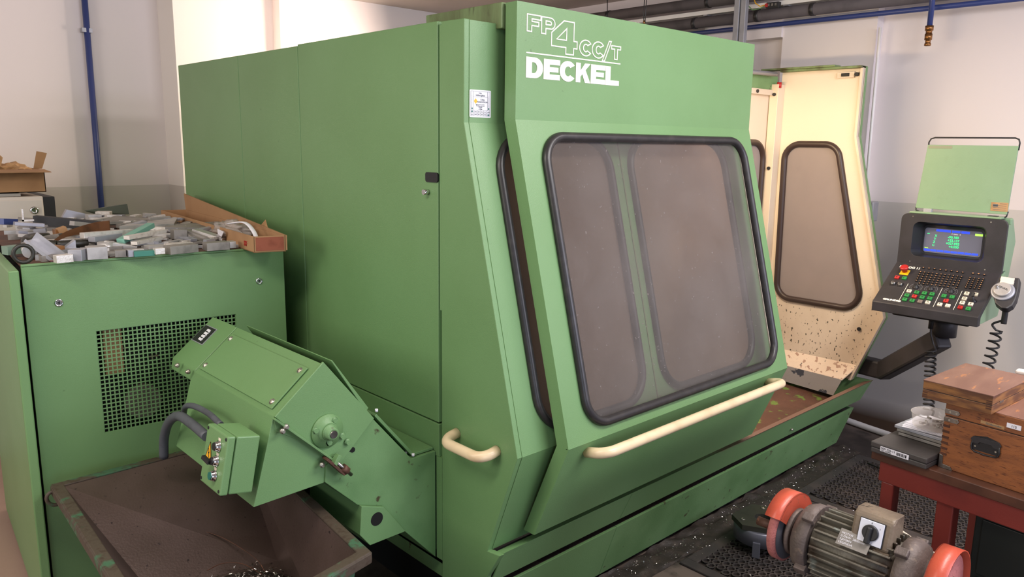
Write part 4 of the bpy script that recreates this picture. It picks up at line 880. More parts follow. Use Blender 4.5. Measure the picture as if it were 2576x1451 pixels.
# ------------------------------------------------------------------ white cabinet and carton behind
wc = thing('white_cabinet', 'white steel cabinet with round lock standing at the back left', 'cabinet', (.5, 4.8, 0))
MB().box((-.2, 4.6, 0), (.962, 5.15, 1.34)).build('body', 'white_cab', wc, .004)
MB().box((-.2, 4.585, .05), (.955, 4.6, 1.325)).build('door', 'white_cab', wc, .004)
MB().box((.965, 4.62, 0), (1.02, 5.1, 1.335)).build('side_strip', 'charcoal', wc)
a = px(86, 529, 'Y', 4.58); MB().lathe(a, -Y, [(0,.02),(.008,.018),(.008,.01),(.002,.008)], 20).build('lock', 'chrome', wc)
o = MB().box((.3, 4.63, 1.342), (.87, 4.95, 1.357)).build('flat_plates', 'book'); tag(o, 'flat grey sheets lying under the open cardboard box', 'sheets')
kb = thing('cardboard_box', 'open brown cardboard box with one upright flap on the white cabinet', 'box', (.7, 4.75, 1.36))
zb = 1.36; x0b, x1b, y0b, y1b = .45, .985, 4.62, 4.92; hb2_ = .115
for nm, a_, b_ in (('wall',(x0b,y0b,zb),(x1b,y0b+.004,zb+hb2_)),('wall',(x0b,y1b,zb),(x1b,y1b+.004,zb+hb2_)),('wall',(x1b-.004,y0b,zb),(x1b,y1b,zb+hb2_)),('wall',(x0b,y0b,zb),(x0b+.004,y1b,zb+hb2_)),('bottom',(x0b,y0b,zb),(x1b,y1b,zb+.004))):
    MB().box(a_, b_).build(nm, 'cardboard', kb)
MB().extrude([(x0b,y0b,zb+hb2_),(x1b,y0b,zb+hb2_),(x1b+.01,y0b-.10,zb+hb2_-.01),(x0b,y0b-.10,zb+hb2_-.012)], (0,0,.003)).build('front_flap', 'cardboard', kb)
MB().extrude([px(84,426,'Y',4.75),px(106,424,'Y',4.75),px(118,385,'Y',4.75),px(92,380,'Y',4.75)], (0,.004,0)).build('upright_flap', 'cardboard', kb)
cp = thing('crumpled_paper', 'crumpled brown packing paper bulging out of the open cardboard box', 'paper', (.7, 4.76, 1.44))
for cx_, rx_, hz_ in ((.58,.10,1.475),(.72,.09,1.475),(.86,.09,1.468)):
    bm = bmesh.new(); bmesh.ops.create_icosphere(bm, subdivisions=3, radius=1); vs = []
    for v in bm.verts:
        d = v.co.normalized(); k = 1+.5*noise.noise(d*2.5+Vector((cx_*9,0,0)))+.2*noise.noise(d*7); vs.append(Vector((cx_+d.x*rx_*k, 4.76+d.y*.10*k, hz_+d.z*.04*k)))
    mb = MB(); mb.add(vs, [[v.index for v in f.verts] for f in bm.faces]); bm.free(); mb.build('wad', 'paper', cp)
a = px(3, 400, 'Y', 4.7); o = MB().extrude([px(-14,430,'Y',4.7),px(1,425,'Y',4.7),px(7,396,'Y',4.7),px(0,390,'Y',4.7),px(-10,392,'Y',4.7)], (0,.02,0)).build('wad', 'paper', cp)
# ------------------------------------------------------------------ control console
co = thing('control_console', 'black machine control console with lit screen and keys on a swing arm', 'console', (3.95, 1.22, .9))
Ya, Yb = 1.0, 1.452
def xzp(pts, y0, y1): return [(x_, y0, z_) for x_, z_ in pts], (0, y1-y0, 0)
a_, v_ = xzp([(3.70,.893),(3.70,.937),(3.95,1.103),(3.965,1.085),(3.735,.93),(3.735,.893)], Ya, Yb); MB().extrude(a_, v_).build('desk', 'panel_black', co, .003)
a_, v_ = xzp([(3.735,.897),(3.735,.925),(3.96,1.078),(4.02,1.10),(4.02,1.345),(4.045,1.348),(4.13,1.235),(4.09,1.07),(4.0,.90)], Ya+.004, Yb-.004); MB().extrude(a_, v_).build('housing', 'pale_green', co, .006)
# screen bezel
Ub, Vb = -Y, Vector((0,0,1)); FO = Vector((3.95, Yb, 1.100)); Wb, Hb = Yb-Ya, .243
scr_o = rr(.315,.165,.03,6,.058,.040)
mb = MB().extrude(to3(chain([(0,0),(Wb,0),(Wb,Hb),(0,Hb)], .001, 1)[:0]+[(0,0),(Wb,0)]+[(Wb-.03+.03*math.cos(R(t_)), Hb-.03+.03*math.sin(R(t_))) for t_ in range(0,91,15)]+[(.03-.03*math.cos(R(t_)), Hb-.03+.03*math.sin(R(t_))) for t_ in range(90,-1,-15)], FO, Ub, Vb), X*.02, [to3(scr_o, FO, Ub, Vb)])
bz = mb.build('bezel', 'panel_black', co, .002)
inn = rr(.262,.142,.02,6,.088,.048); so = to3(scr_o, FO, Ub, Vb, -.018); si = to3(inn, FO, Ub, Vb, -.058); k = len(so)
# recess funnel + tube
MB().add([p for p in to3(scr_o, FO, Ub, Vb, -.001)]+si, [(i, (i+1) % k, (i+1) % k+k, i+k) for i in range(k)]).build('screen_recess', 'black', co)
cx_, cz_ = .219, .119
vs = []; nx, nz_ = 10, 6
sc_m = M['glass_screen']
MB().extrude(si, X*.006).build('screen', sc_m, co); scr = [o for o in col.objects if o.name.startswith('screen') and 'recess' not in o.name][-1]
SO = to3([(.088,.048)], FO, Ub, Vb, -.0575)[0]
def emis(n_, c_, e_): return mat(n_, c_, .5, emit=e_)
eb, eg, ey, eg2 = emis('screen_blue','2A48E8',.9), emis('screen_green','3CF08A',.8), emis('screen_lime','A8F058',.9), emis('screen_grey','5E6070',.25)
MB().extrude(to3(rr(.25,.118,.012,5,.006,.010), SO, Ub, Vb, .0006), -X*.0004).build('raster', eg2, scr)
def srect(x_, y_, w__, h__, m, nm='screen_field'): return MB().extrude(to3([(x_,y_),(x_+w__,y_),(x_+w__,y_+h__),(x_,y_+h__)], SO, Ub, Vb, .0014), -X*.0003).build(nm, m, scr)
for x_, w__ in ((.056,.064),(.125,.036),(.165,.036)): srect(x_, .1135, w__, .0105, eb)
srect(.224,.108,.032,.010, ey)
for k_ in range(8): srect(.010+.0298*k_, .0165, .0272, .0095, eb)
def stext(s, x_, y_, sz, m):
    M['_t'] = m; return text(s, sz, to3([(x_,y_)], SO, Ub, Vb)[0], Ub, Vb, '_t', scr, 'screen_text', off=.002, ext=.0002, bold=.0003)
for s, x_, y_ in (('X',.052,.0875),('Y',.050,.0725),('Z',.047,.0575),('C',.045,.0425)): stext(s, x_, y_, .0145, eg)
for s, x_, y_ in (('-90.180',.110,.086),('+33.137',.110,.071),('+027.095',.104,.056),('+0.000',.118,.041)): stext(s, x_, y_, .0155, eg)
stext('F 1200 S   0', .125, .1035, .008, M['label']); stext('auto', .018, .099, .006, eg); stext('bereit_', .012, .030, .006, ey)
for p_ in ((.052,Hb-.014),(.385,Hb-.014),(.06,.012),(.385,.012)):
    c = to3([p_], FO, Ub, Vb, .0)[0]; MB().cyl(c, c-X*.001, .003, n=8).build('screw', 'bolt', co)
# desk keys
PD, ND = Vector((3.70, 1.2, .937)), Vector((-.5532, 0, .8331)); VD = Vector((.8331, 0, .5532)); UD = -Y
def dk(x_, y_, off=0): return pxp(2180+x_/6.505, 640+y_/6.505, PD, ND)+ND*off
def key(x_, y_, m, s_=.0185, g=None, nm='key', w2=None):
    c = dk(x_, y_); o = MB().obox(c+ND*.004, UD, VD, ND, w2 or s_, s_, .008).build(nm, m, co, .001)
    if g: text(g, s_*.62, c-UD*s_*.2-VD*s_*.2, UD, VD, 'print_black', o, 'symbol', off=.0086, ext=.0002, bold=.0003)
    return o
def ring_base(x_, y_): MB().obox(dk(x_, y_)+ND*.001, UD, VD, ND, .024, .024, .002).build('key_frame', 'black', co)
for x_, y_, m, g in ((500,385,'key_red','0'),(620,398,'key_green','I'),(697,610,'key_white','O'),(822,632,'key_green','Z'),(948,645,'key_green','Y'),(1073,660,'key_green','C'),(660,680,'key_green','X'),(785,697,'key_red','0'),(912,713,'key_green','X'),(1035,730,'key_green','C'),
        (625,747,'key_green','Y'),(748,765,'key_green','Z'),(875,782,'key_grey','~'),(1002,797,'key_white','H'),(1268,690,'key_green','('),(1402,708,'key_green',')'),(1300,770,'key_red','0'),(1198,830,'key_white','^'),(1330,850,'key_white','-'),
        (1640,652,'key_white','D'),(1785,665,'key_white','D'),(1603,733,'key_white','D'),(1567,803,'key_white','D'),(1705,825,'key_white','Z'),(1535,878,'red','n'),(1665,900,'key_green','n')):
    key(x_, y_, m, .019, g)
# emergency stop
c = dk(625, 298); MB().obox(c+ND*.002, UD, VD, ND, .040, .038, .004).build('stop_plate', 'yellow', co, .003)
c = dk(628, 285); MB().lathe(c, ND, [(0,.012),(.018,.011),(.020,.018),(.030,.019),(.034,.015)], 24).build('emergency_stop', 'red', co)
for x_, y_ in ((437,470),(552,488)):
    c = dk(x_, y_+8); MB().obox(c+ND*.001, UD, VD, ND, .025, .025, .002).build('key_frame', 'black', co)
    MB().lathe(c, ND, [(0,.0105),(.010,.0105),(.012,.008),(.008,.002)], 20).build('key_switch', 'chrome', co)
for x_, y_ in ((805,525),(1053,555),(1378,595)):
    c = dk(x_, y_+15)
    MB().lathe(c, ND, [(0,.012),(.004,.012),(.004,.009),(.018,.0085)], 16).build('rotary_knob', 'black', co)
    mb = MB()
    for k_ in range(-5, 6):
        t_ = R(90-k_*24); d_ = UD*math.cos(t_)+VD*math.sin(t_); mb.beam(c+d_*.016+ND*.0006, c+d_*.022+ND*.0006, .0012, .0004, ND)
    ar = [c+(UD*(.027*(1 if abs(t_) < 1.2 else 1)*math.sin(t_))+VD*.027*math.cos(t_))+ND*.0006 for t_ in [k_*.25 for k_ in range(-8, 9)]]
    for i in range(len(ar)-1): mb.beam(ar[i], ar[i+1], .0009, .0004, ND)
    mb.build('dial_marks', 'galv', co, kind='stuff')
for (xa, ya), (xb, yb) in (((683,478),(515,778)),((1240,550),(1088,860)),((1565,598),(1417,905))):
    MB().beam(dk(xa, ya, .0006), dk(xb, yb, .0006), .0018, .0008, ND).build('divider_line', 'text_white', co)
mb = MB(); rk = random.Random(2)
for r_ in range(6):
    for k_ in range(11):
        x_ = 885+67*k_-17*r_; y_ = 295+8.0*k_+36*r_
        if r_ == 5 and k_ in (0, 9): continue
        mb.obox(dk(x_, y_, .003), UD, VD, ND, .0085, .0075, .006)
mb.build('keyboard_keys', 'black', co, kind='stuff')
mb = MB()
for r_ in range(6):
    for k_ in range(11):
        x_ = 885+67*k_-17*r_; y_ = 295+8.0*k_+36*r_
        if r_ == 5 and k_ in (0, 9): continue
        mb.obox(dk(x_, y_, .0065), UD, VD, ND, .0042, rk.uniform(.0016,.003), .0006)
for r_ in range(6):
    for k_ in range(4): mb.obox(dk(1695+72*k_-14*r_, 393+8*k_+31*r_, .0065), UD, VD, ND, .0042, rk.uniform(.0016,.003), .0006)
for k_ in range(8): mb.obox(dk(932+92*k_, 228+11*k_, .0065), UD, VD, ND, .005, .003, .0006)
for k_ in range(3): mb.obox(dk(1742+93*k_, 322+10*k_, .0065), UD, VD, ND, .006, .004, .0006)
mb.build('key_legends', mat('amber_legend', 'D8A070', .5), co, kind='stuff')
mb = MB()
for r_ in range(6):
    for k_ in range(4): mb.obox(dk(1695+72*k_-14*r_, 393+8*k_+31*r_, .003), UD, VD, ND, .0085, .0075, .006)
for k_ in range(8): mb.obox(dk(932+92*k_, 228+11*k_, .003), UD, VD, ND, .009, .006, .006)
for k_ in range(3): mb.obox(dk(1742+93*k_, 322+10*k_, .003), UD, VD, ND, .009, .006, .006)
mb.build('number_keys', 'black', co, kind='stuff')
c = dk(1745, 765); MB().lathe(c, ND, [(0,.015),(.004,.013),(.01,.006),(.03,.004)], 16).beam(c+ND*.03, c+ND*.04+VD*.014, .010, .010).build('joystick', 'black', co)
text('DIALOG 11', .019, dk(535, 208), UD, VD, 'text_white', co, bold=.0008)
text('GRUNDIG', .014, dk(262, 735), UD, VD, 'text_white', co, bold=.0009, sx=1.25)
# copy-holder lid
L4 = [px(x_, y_, 'X', 4.0) for x_, y_ in ((2300,520),(2530,540),(2561,367),(2335,364))]
zt_, zl_ = (L4[2].z+L4[3].z)/2, (L4[0].z+L4[1].z)/2
MB().extrude([(4.0, 1.412, zl_), (4.0, 1.022, zl_-.004), (4.0, 1.012, zt_), (4.0, 1.388, zt_)], (.012,0,0)).build('copy_holder', 'pale_green', co, .002)
wire = lambda pts: MB().tube([Vector((4.006, y_, z_)) for y_, z_ in pts], .0035, 8)
wire([(1.385,zt_-.01),(1.386,zt_+.012),(1.378,zt_+.028),(1.36,zt_+.034),(1.03,zt_+.034),(1.015,zt_+.028),(1.010,zt_+.012),(1.012,zt_-.02)]).build('wire_frame', 'black', co)
wire([(1.412,zl_+.004),(1.41,zl_-.01),(1.39,zl_-.02),(1.36,zl_-.022)]).build('wire_frame', 'black', co)
wire([(1.020,zl_+.01),(1.024,zl_-.012),(1.04,zl_-.024),(1.07,zl_-.026)]).build('wire_frame', 'black', co)
MB().box((3.955,Ya+.03,1.3435),(4.04,Yb-.03,1.352)).build('top_cap', 'pale_green', co, .003)
MB().box((3.955,Ya+.001,1.11),(4.02,Ya+.006,1.32)).box((3.955,Yb-.006,1.11),(4.02,Yb-.001,1.32)).build('side_cheeks', 'pale_green', co, kind='stuff')
MB().box((3.99,1.335,1.345),(4.01,1.372,zl_+.0)).build('hinge_bracket', 'galv', co, .002)
MB().box((3.985,1.055,1.345),(4.015,1.095,zl_-.012)).build('hinge_bracket', 'black', co, .002)
a, b = px(2494,508,'X',3.999), px(2536,535,'X',3.999)
t1 = MB().box((3.9985, b.y+.003, b.z+.004), (3.9998, a.y, a.z)).build('sticker', 'paper', co, label='worn brown service sticker')
mb = MB()
for k_ in range(4): mb.box((3.998, b.y+.01, b.z+.010+.009*k_), (3.9984, a.y-.035 if k_ > 2 else a.y-.01, b.z+.0115+.009*k_))
mb.box((3.998, a.y-.028, a.z-.020), (3.9984, a.y-.008, a.z-.008)); mb.build('sticker_print', 'print_grey', t1, kind='stuff')
a, b = px(2336,366,'X',3.999), px(2395,374,'X',3.999); MB().box((3.9992, b.y, b.z), (3.9998, a.y, a.z)).build('tape_strip', mat('faded_tape','8A8F74',.6), co)
# arm below the console
MB().extrude([(3.76,1.05,.893),(3.98,1.05,.893),(3.98,1.38,.893),(3.76,1.38,.893)], (0,0,-.018)).build('bottom_cover', 'black', co, .006)
ap = [px(2378,800,'X',3.93), px(2378,838,'X',3.96), px(2225,928,'X',4.14), px(2170,925,'X',4.20)]
MB().cyl((3.93,ap[0].y,.88),(3.93,ap[0].y,.78), .055, n=24).build('arm_neck', 'panel_black', co)
MB().beam((3.90,ap[0].y-.01,.775), (4.16, 1.545, .478), .075, .095).build('swing_arm', 'panel_black', co, .012)
MB().beam((4.155, 1.53, .490), (4.20, 1.78, .485), .075, .095).build('arm_root', 'panel_black', co, .012)
# coiled cable helper
def coil(p, q, r_, turns, tr_, n=14):
    p, q = Vector(p), Vector(q); ax = (q-p).normalized(); a_ = ax.cross(X).normalized(); b_ = ax.cross(a_); P = []
    for i in range(int(turns*n)+1):
        t_ = i/n*2*math.pi; P.append(p.lerp(q, i/(turns*n))+(a_*math.cos(t_)+b_*math.sin(t_))*r_)
    return P
a = px(2343, 808, 'X', 3.85); b = px(2340, 905, 'X', 3.85); d_ = px(2336, 1035, 'X', 3.85)
ck = coil(px(2342,880,'X',3.85), d_, .022, 13, .005)
MB().tube([a, px(2341,840,'X',3.85), px(2347,862,'X',3.85)]+ck+[d_-Z*.1, d_-Z*.35], .0048, 6).build('coiled_cable', 'black', co)
MB().cyl(a+Z*.02, a-Z*.035, .011).build('cable_gland', 'black', co)
# handwheel pendant
hw_ = thing('handwheel_pendant', 'grey handheld pendant with silver handwheel hanging at the console right edge', 'pendant', px(2525, 770, 'X', 3.80))
XP = 3.80
out = [(2514,694),(2566,699),(2563,725),(2556,752),(2547,768),(2534,776),(2518,774),(2503,762),(2498,744),(2502,722)]
tilt = Vector((-.80,0,.60))
PP0 = px(2530,735,'X',XP)
poly = [pxp(x_, y_, PP0, tilt) for x_, y_ in out]
MB().extrude(poly, -tilt*.04).build('body', 'panel_black', hw_, .006)
UT, VT = -Y, Vector((.60,0,.80))
c = pxp(2523, 733, PP0, tilt)
MB().lathe(c, tilt, [(0,.046),(.006,.045),(.008,.040)], 32).build('dial_ring', 'galv', hw_)
MB().lathe(c+tilt*.008, tilt, [(0,.032),(.012,.034),(.015,.031)], 32).build('handwheel', 'alu', hw_)
MB().lathe(c+tilt*.022-UT*.020+VT*.004, tilt, [(0,.007),(.012,.006),(.014,.004)], 12).build('crank_knob', 'chrome', hw_)
text('DECKEL', .011, c-UT*.016+VT*.008, (UT-VT*.35), (VT+UT*.35), 'print_black', hw_, off=.0235)
for r_ in range(2):
    for k_ in range(3):
        k = pxp(2524+11*k_-1.5*r_, 702+1.5*k_+8*r_, PP0, tilt); MB().obox(k+tilt*.004, UT, VT, tilt, .0185, .0165, .008).build('key', 'key_white', hw_, .001)
a = px(2530, 776, 'X', XP+.02); MB().tube([a-Z*(.004*i) for i in range(0, 18)], .012, 10).build('strain_relief', 'black', hw_)
MB().tube(smooth([a-Z*.06, px(2524,806,'X',XP+.02), px(2497,815,'X',XP+.02), px(2505,830,'X',XP+.02)])+coil(px(2508,832,'X',XP+.03), px(2485,925,'X',XP+.03), .022, 5, .005)+[px(2480,940,'X',XP+.03), px(2478,1000,'X',XP+.03), Vector((3.86, 1.02, .30)), Vector((3.9, 1.2, .024)), Vector((3.98, 1.5, .024))], .0048, 6).build('coiled_cable', 'black', hw_)

# ------------------------------------------------------------------ table and its load
TA = Vector((2.128, .79, 0)); TY = Vector((-.04, -.354, 0)).normalized(); TX = Vector((-TY.y, TY.x, 0))   # TY runs to the right in view, TX away
def tt(a_, b_, z_): return TA+TX*a_+TY*b_+Z*z_
tb_ = thing('work_table', 'red steel framed work table with dark wooden top at lower right', 'table', tt(.3, .5, 0))
MB().obox(tt(.36, .60, .806), TX, TY, Z, .70, 1.22, .026).build('table_top', 'wood_dark', tb_, .002)
for a_ in (.045, .66): MB().obox(tt(a_, .60, .762), TX, TY, Z, .045, 1.18, .060).build('apron', 'red_frame', tb_, .003)
for b_ in (.035, 1.17): MB().obox(tt(.35, b_, .762), TX, TY, Z, .58, .045, .060).build('apron', 'red_frame', tb_, .003)
for a_, b_ in ((.045,.036),(.66,.036),(.045,1.17),(.66,1.17)): MB().obox(tt(a_, b_, .374), TX, TY, Z, .040, .036, .720).build('leg', 'red_frame', tb_, .004)
MB().obox(tt(.06, .185, .374), TX, TY, Z, .04, .045, .720).build('leg', 'red_frame', tb_, .004)
kc = thing('tool_cabinet', 'black tool cabinet standing under the red work table', 'cabinet', tt(.35, .6, 0))
MB().obox(tt(.37, .665, .366), TX, TY, Z, .52, .86, .70).build('body', 'black_cab', kc, .004)
for k in range(4): MB().obox(tt(.107, .665, .12+.165*k), TX, TY, Z, .006, .82, .155).build('drawer', 'black_cab', kc, .002)
# digital caliper case
cs = thing('caliper_case', 'dark grey flat plastic case with a white barcode label on the table corner', 'case', tt(.15, .07, .819))
MB().obox(tt(.150, .070, .8265), TX, TY, Z, .31, .152, .015).build('case_base', 'case', cs, .003)
MB().obox(tt(.150, .070, .8425), TX, TY, Z, .312, .154, .016).build('case_lid', 'case', cs, .003)
lo = tt(-.0068, .022, .8365)
lb_ = MB().extrude(to3([(0,-.006),(.078,-.006),(.078,.008),(0,.008)], lo, TY, Z), TX*-.0006).build('barcode_label', 'label', cs)
text('500-706-11', .0085, lo+TY*.002+Z*.0005-TX*.0008, TY, Z, 'print_black', lb_, off=.0002, ext=.0002); text('CD-15PMX', .006, lo+TY*.002-Z*.005-TX*.0008, TY, Z, 'print_black', lb_, off=.0002, ext=.0002)
mb = MB(); x_ = .046
while x_ < .074:
    w__ = rnd.choice((.0008,.0014,.002)); c = lo+TY*x_-TX*.0009; mb.obox(c+Z*.001, TY, Z, TX, w__, .0085, .0004); x_ += w__+rnd.choice((.0008,.0014))
mb.build('barcode', 'print_black', lb_, kind='stuff')
for k, (m, sz_) in enumerate((('alu_dark',.13),('alu_dark',.135),('alu_blue',.15))):
    o = MB().obox(tt(.165+.004*k, .085-.006*k, .8555+.0095*k), TX, TY, Z, sz_, .14, .0075).build('flat_plate', m, None, .0006)
    tag(o, ('lowest thin steel plate lying on the dark plastic case', 'middle thin steel plate of the small stack on the plastic case', 'top bluish steel plate of the stack under the clear dish')[k], 'plate')
for k in range(4):
    o = MB().obox(tt(.165+.004*k, .072+.003*k, .8800+.0014*k), (TX+TY*(.1*k-.15)), (TY-TX*(.1*k-.15)), Z, .125-.004*k, .115, .0008).build('paper_sheet', 'label'); tag(o, ('lowest','second lowest','second','topmost')[k]+' small loose paper sheet under the clear plastic dish', 'paper', None)
dc = tt(.150, .082, .886)
ds = thing('clear_dish', 'round clear plastic dish holding small metal bits on the table', 'dish', dc)
MB().lathe(dc, Z, [(0,.0495),(.002,.050),(.002,.0492)], 40).build('dish_bottom', 'clear', ds)
MB().lathe(dc, Z, [(0,.050),(.036,.0555),(.037,.0570),(.0385,.0570),(.0385,.0550),(.001,.0488)], 40, cap=False).build('dish_wall', 'clear', ds)
MB().tube([dc+Z*.038+Vector((math.cos(R(a_))*.0565, math.sin(R(a_))*.0565, 0)) for a_ in range(0,360,10)], .0012, 6, True).build('rim', 'film', ds)
for k in range(16):
    a_ = rnd.uniform(0, 6.28); r_ = rnd.uniform(.01,.038); c = dc+Vector((math.cos(a_)*r_, math.sin(a_)*r_, .0075+.003*(k % 3)))
    d_ = Vector((rnd.uniform(-1,1), rnd.uniform(-1,1), rnd.uniform(-.2,.2))).normalized()
    o = MB().cyl(c-d_*.007, c+d_*.007, .0035, n=8).build('metal_bit', rnd.choice(['steel','alu_light','alu_dark'])); tag(o, 'small metal bit lying in the clear plastic dish', 'metal bit', 'small metal bits in the clear dish')
# wooden chest
wch = thing('wooden_chest', 'large orange-brown wooden chest with black drop handle and label 115', 'chest', tt(.15, .35, .819))
C0 = Vector((2.158, .632, .8195)); CL, CDp = .46, .33
def cc(a_, b_, z_): return C0+TX*a_+TY*b_+Z*z_
MB().obox(cc(CDp/2, CL/2, .071), TX, TY, Z, CDp, CL, .142).build('body', 'wood', wch, .0015)
MB().obox(cc(CDp/2, CL/2, .164), TX, TY, Z, CDp, CL, .040).build('lid', 'wood', wch, .0015)
MB().obox(cc(CDp/2, CL/2, .1845), TX, TY, Z, CDp-.002, CL-.002, .0015).build('lid_top', 'wood_top', wch)
MB().obox(cc(CDp/2, CL/2, .143), TX, TY, Z, CDp-.004, CL-.004, .002).build('seam', 'print_black', wch)
for k in range(7): MB().obox(cc(-.0004, .008, .038+.0155*k), TX, TY, Z, .0015, .017, .0062).build('finger_joint', 'wood_dark', wch)
def bracket(z_, dirn=0):
    return MB().extrude([cc(-.0008, 0, z_-.006), cc(-.0008, .034, z_-.006), cc(-.0008, .038, z_), cc(-.0008, .034, z_+.006), cc(-.0008, 0, z_+.006)], TX*-.0015)
for z_ in (.156, .134):
    o = bracket(z_).build('corner_bracket', 'steel', wch, .0004)
    for b_ in (.014, .030): MB().cyl(cc(-.002, b_, z_), cc(-.0035, b_, z_), .0028, n=10).build('rivet', 'bolt', o)
MB().extrude([cc(-.001,0,0),cc(-.001,.036,0),cc(-.001,.030,.009),cc(-.001,.010,.011),cc(-.001,.009,.034),cc(-.001,0,.036)], TX*-.0016).build('corner_bracket', 'steel', wch, .0004)
hk = px(2485, 1117, 'X', 2.155); b0 = (hk-C0).dot(TY); z0h = (hk-C0).z
def hp(pts): return [cc(-.0005, b0+a_, z0h+b_) for a_, b_ in pts]
hd = MB().extrude(hp([(-.032,-.020),(.032,-.020),(.032,.012),(.028,.016),(0,.022),(-.028,.016),(-.032,.012)]), TX*-.0015).build('handle_plate', 'black', wch)
MB().extrude([p-TX*.0018 for p in hp([(-.036,.008),(-.030,-.002),(-.018,-.002),(-.013,.004),(.013,.004),(.018,-.002),(.030,-.002),(.036,.008),(.030,.016),(-.030,.016)])], TX*-.003).build('handle_cover', 'panel_black', hd, .0006)
MB().tube([cc(-.004, b0+a_, z0h+b_) for a_, b_ in ((-.031,.004),(-.033,-.012),(-.031,-.020),(-.024,-.024),(0,-.026),(.024,-.024),(.031,-.020),(.033,-.012),(.031,.004))], .0022, 8).build('drop_handle', 'black', hd)
for a_, b_ in ((0,.013),(-.024,-.010),(.024,-.010)): MB().cyl(cc(-.002, b0+a_, z0h+b_), cc(-.0036, b0+a_, z0h+b_), .0024, n=10).build('rivet', 'bolt', hd)
c = px(2538, 1071, 'X', 2.155); b1, z1_ = (c-C0).dot(TY), (c-C0).z
l1 = MB().extrude([cc(-.0006, b1, z1_), cc(-.0006, b1+.032, z1_), cc(-.0006, b1+.032, z1_+.012), cc(-.0006, b1, z1_+.012)], TX*-.0006).build('number_label', 'label', wch, label='white label reading 115')
text('115', .0085, cc(-.0012, b1+.010, z1_+.003), TY, Z, 'print_black', l1, off=.0003, ext=.0002)
c = px(2470, 1062, 'X', 2.155); b1, z1_ = (c-C0).dot(TY), (c-C0).z
l2 = MB().extrude([cc(-.0006, b1, z1_), cc(-.0006, b1+.055, z1_-.001), cc(-.0006, b1+.055, z1_+.007), cc(-.0006, b1, z1_+.008)], TX*-.0006).build('paper_label', 'paper', wch)
text('Größenreihe', .007, cc(-.0012, b1+.012, z1_+.001), TY, Z, 'print_grey', l2, off=.0003, ext=.0002)
text('103-210', .007, cc(-.001, b1+.008, z1_+.010), TY, Z, 'card_red', wch, off=.0003, ext=.0002, bold=.0003)
# flat box on chest
fb = thing('flat_wooden_box', 'flat dark wooden case with finger-jointed corners lying on the wooden chest', 'box', (2.25, .6, 1.005))
F0 = Vector((2.126, .682, 1.0055)); FX = (Vector((2.382,.660,0))-Vector((2.124,.680,0))).normalized(); FY = Vector((FX.y, -FX.x, 0)); fw, fd_ = .166, .262
def fp(a_, b_, z_): return F0+FX*a_+FY*b_+Z*z_
MB().obox(fp(fd_/2, fw/2, .0115), FX, FY, Z, fd_, fw, .023).build('tray', 'wood_gold', fb, .0008)
MB().obox(fp(fd_/2, fw/2, .0355), FX, FY, Z, fd_, fw, .022).build('lid', 'wood_gold', fb, .0008)
MB().obox(fp(fd_/2, fw/2, .0475), FX, FY, Z, fd_+.002, fw+.002, .003).build('lid_top', 'wood_top', fb, .0008)
MB().obox(fp(fd_/2, fw/2, .0238), FX, FY, Z, fd_-.002, fw-.002, .002).build('seam', 'print_black', fb)
for k in range(4):
    MB().obox(fp(-.0003, fw-.007, .004+.0055*k+(.003 if k > 1 else 0)+.010), FX, FY, Z, .0012, .013, .0026).build('finger_joint', 'wood_dark', fb)
for k in range(3): MB().obox(fp(-.0003, .007, .004+.006*k), FX, FY, Z, .0012, .012, .0026).build('finger_joint', 'wood_dark', fb)
MB().obox(fp(.06, fw+.0004, .022), FX, FY, Z, .022, .0012, .006).build('hook', 'steel', fb, .0005)
tag(MB().box((2.47,.49,1.0065),(2.50,.535,1.03)).box((2.47,.50,1.03),(2.50,.56,1.042)).build('gauge_block', 'white_cab', None, .004), 'small pale rounded metal part on the chest behind the flat wooden case', 'metal part')
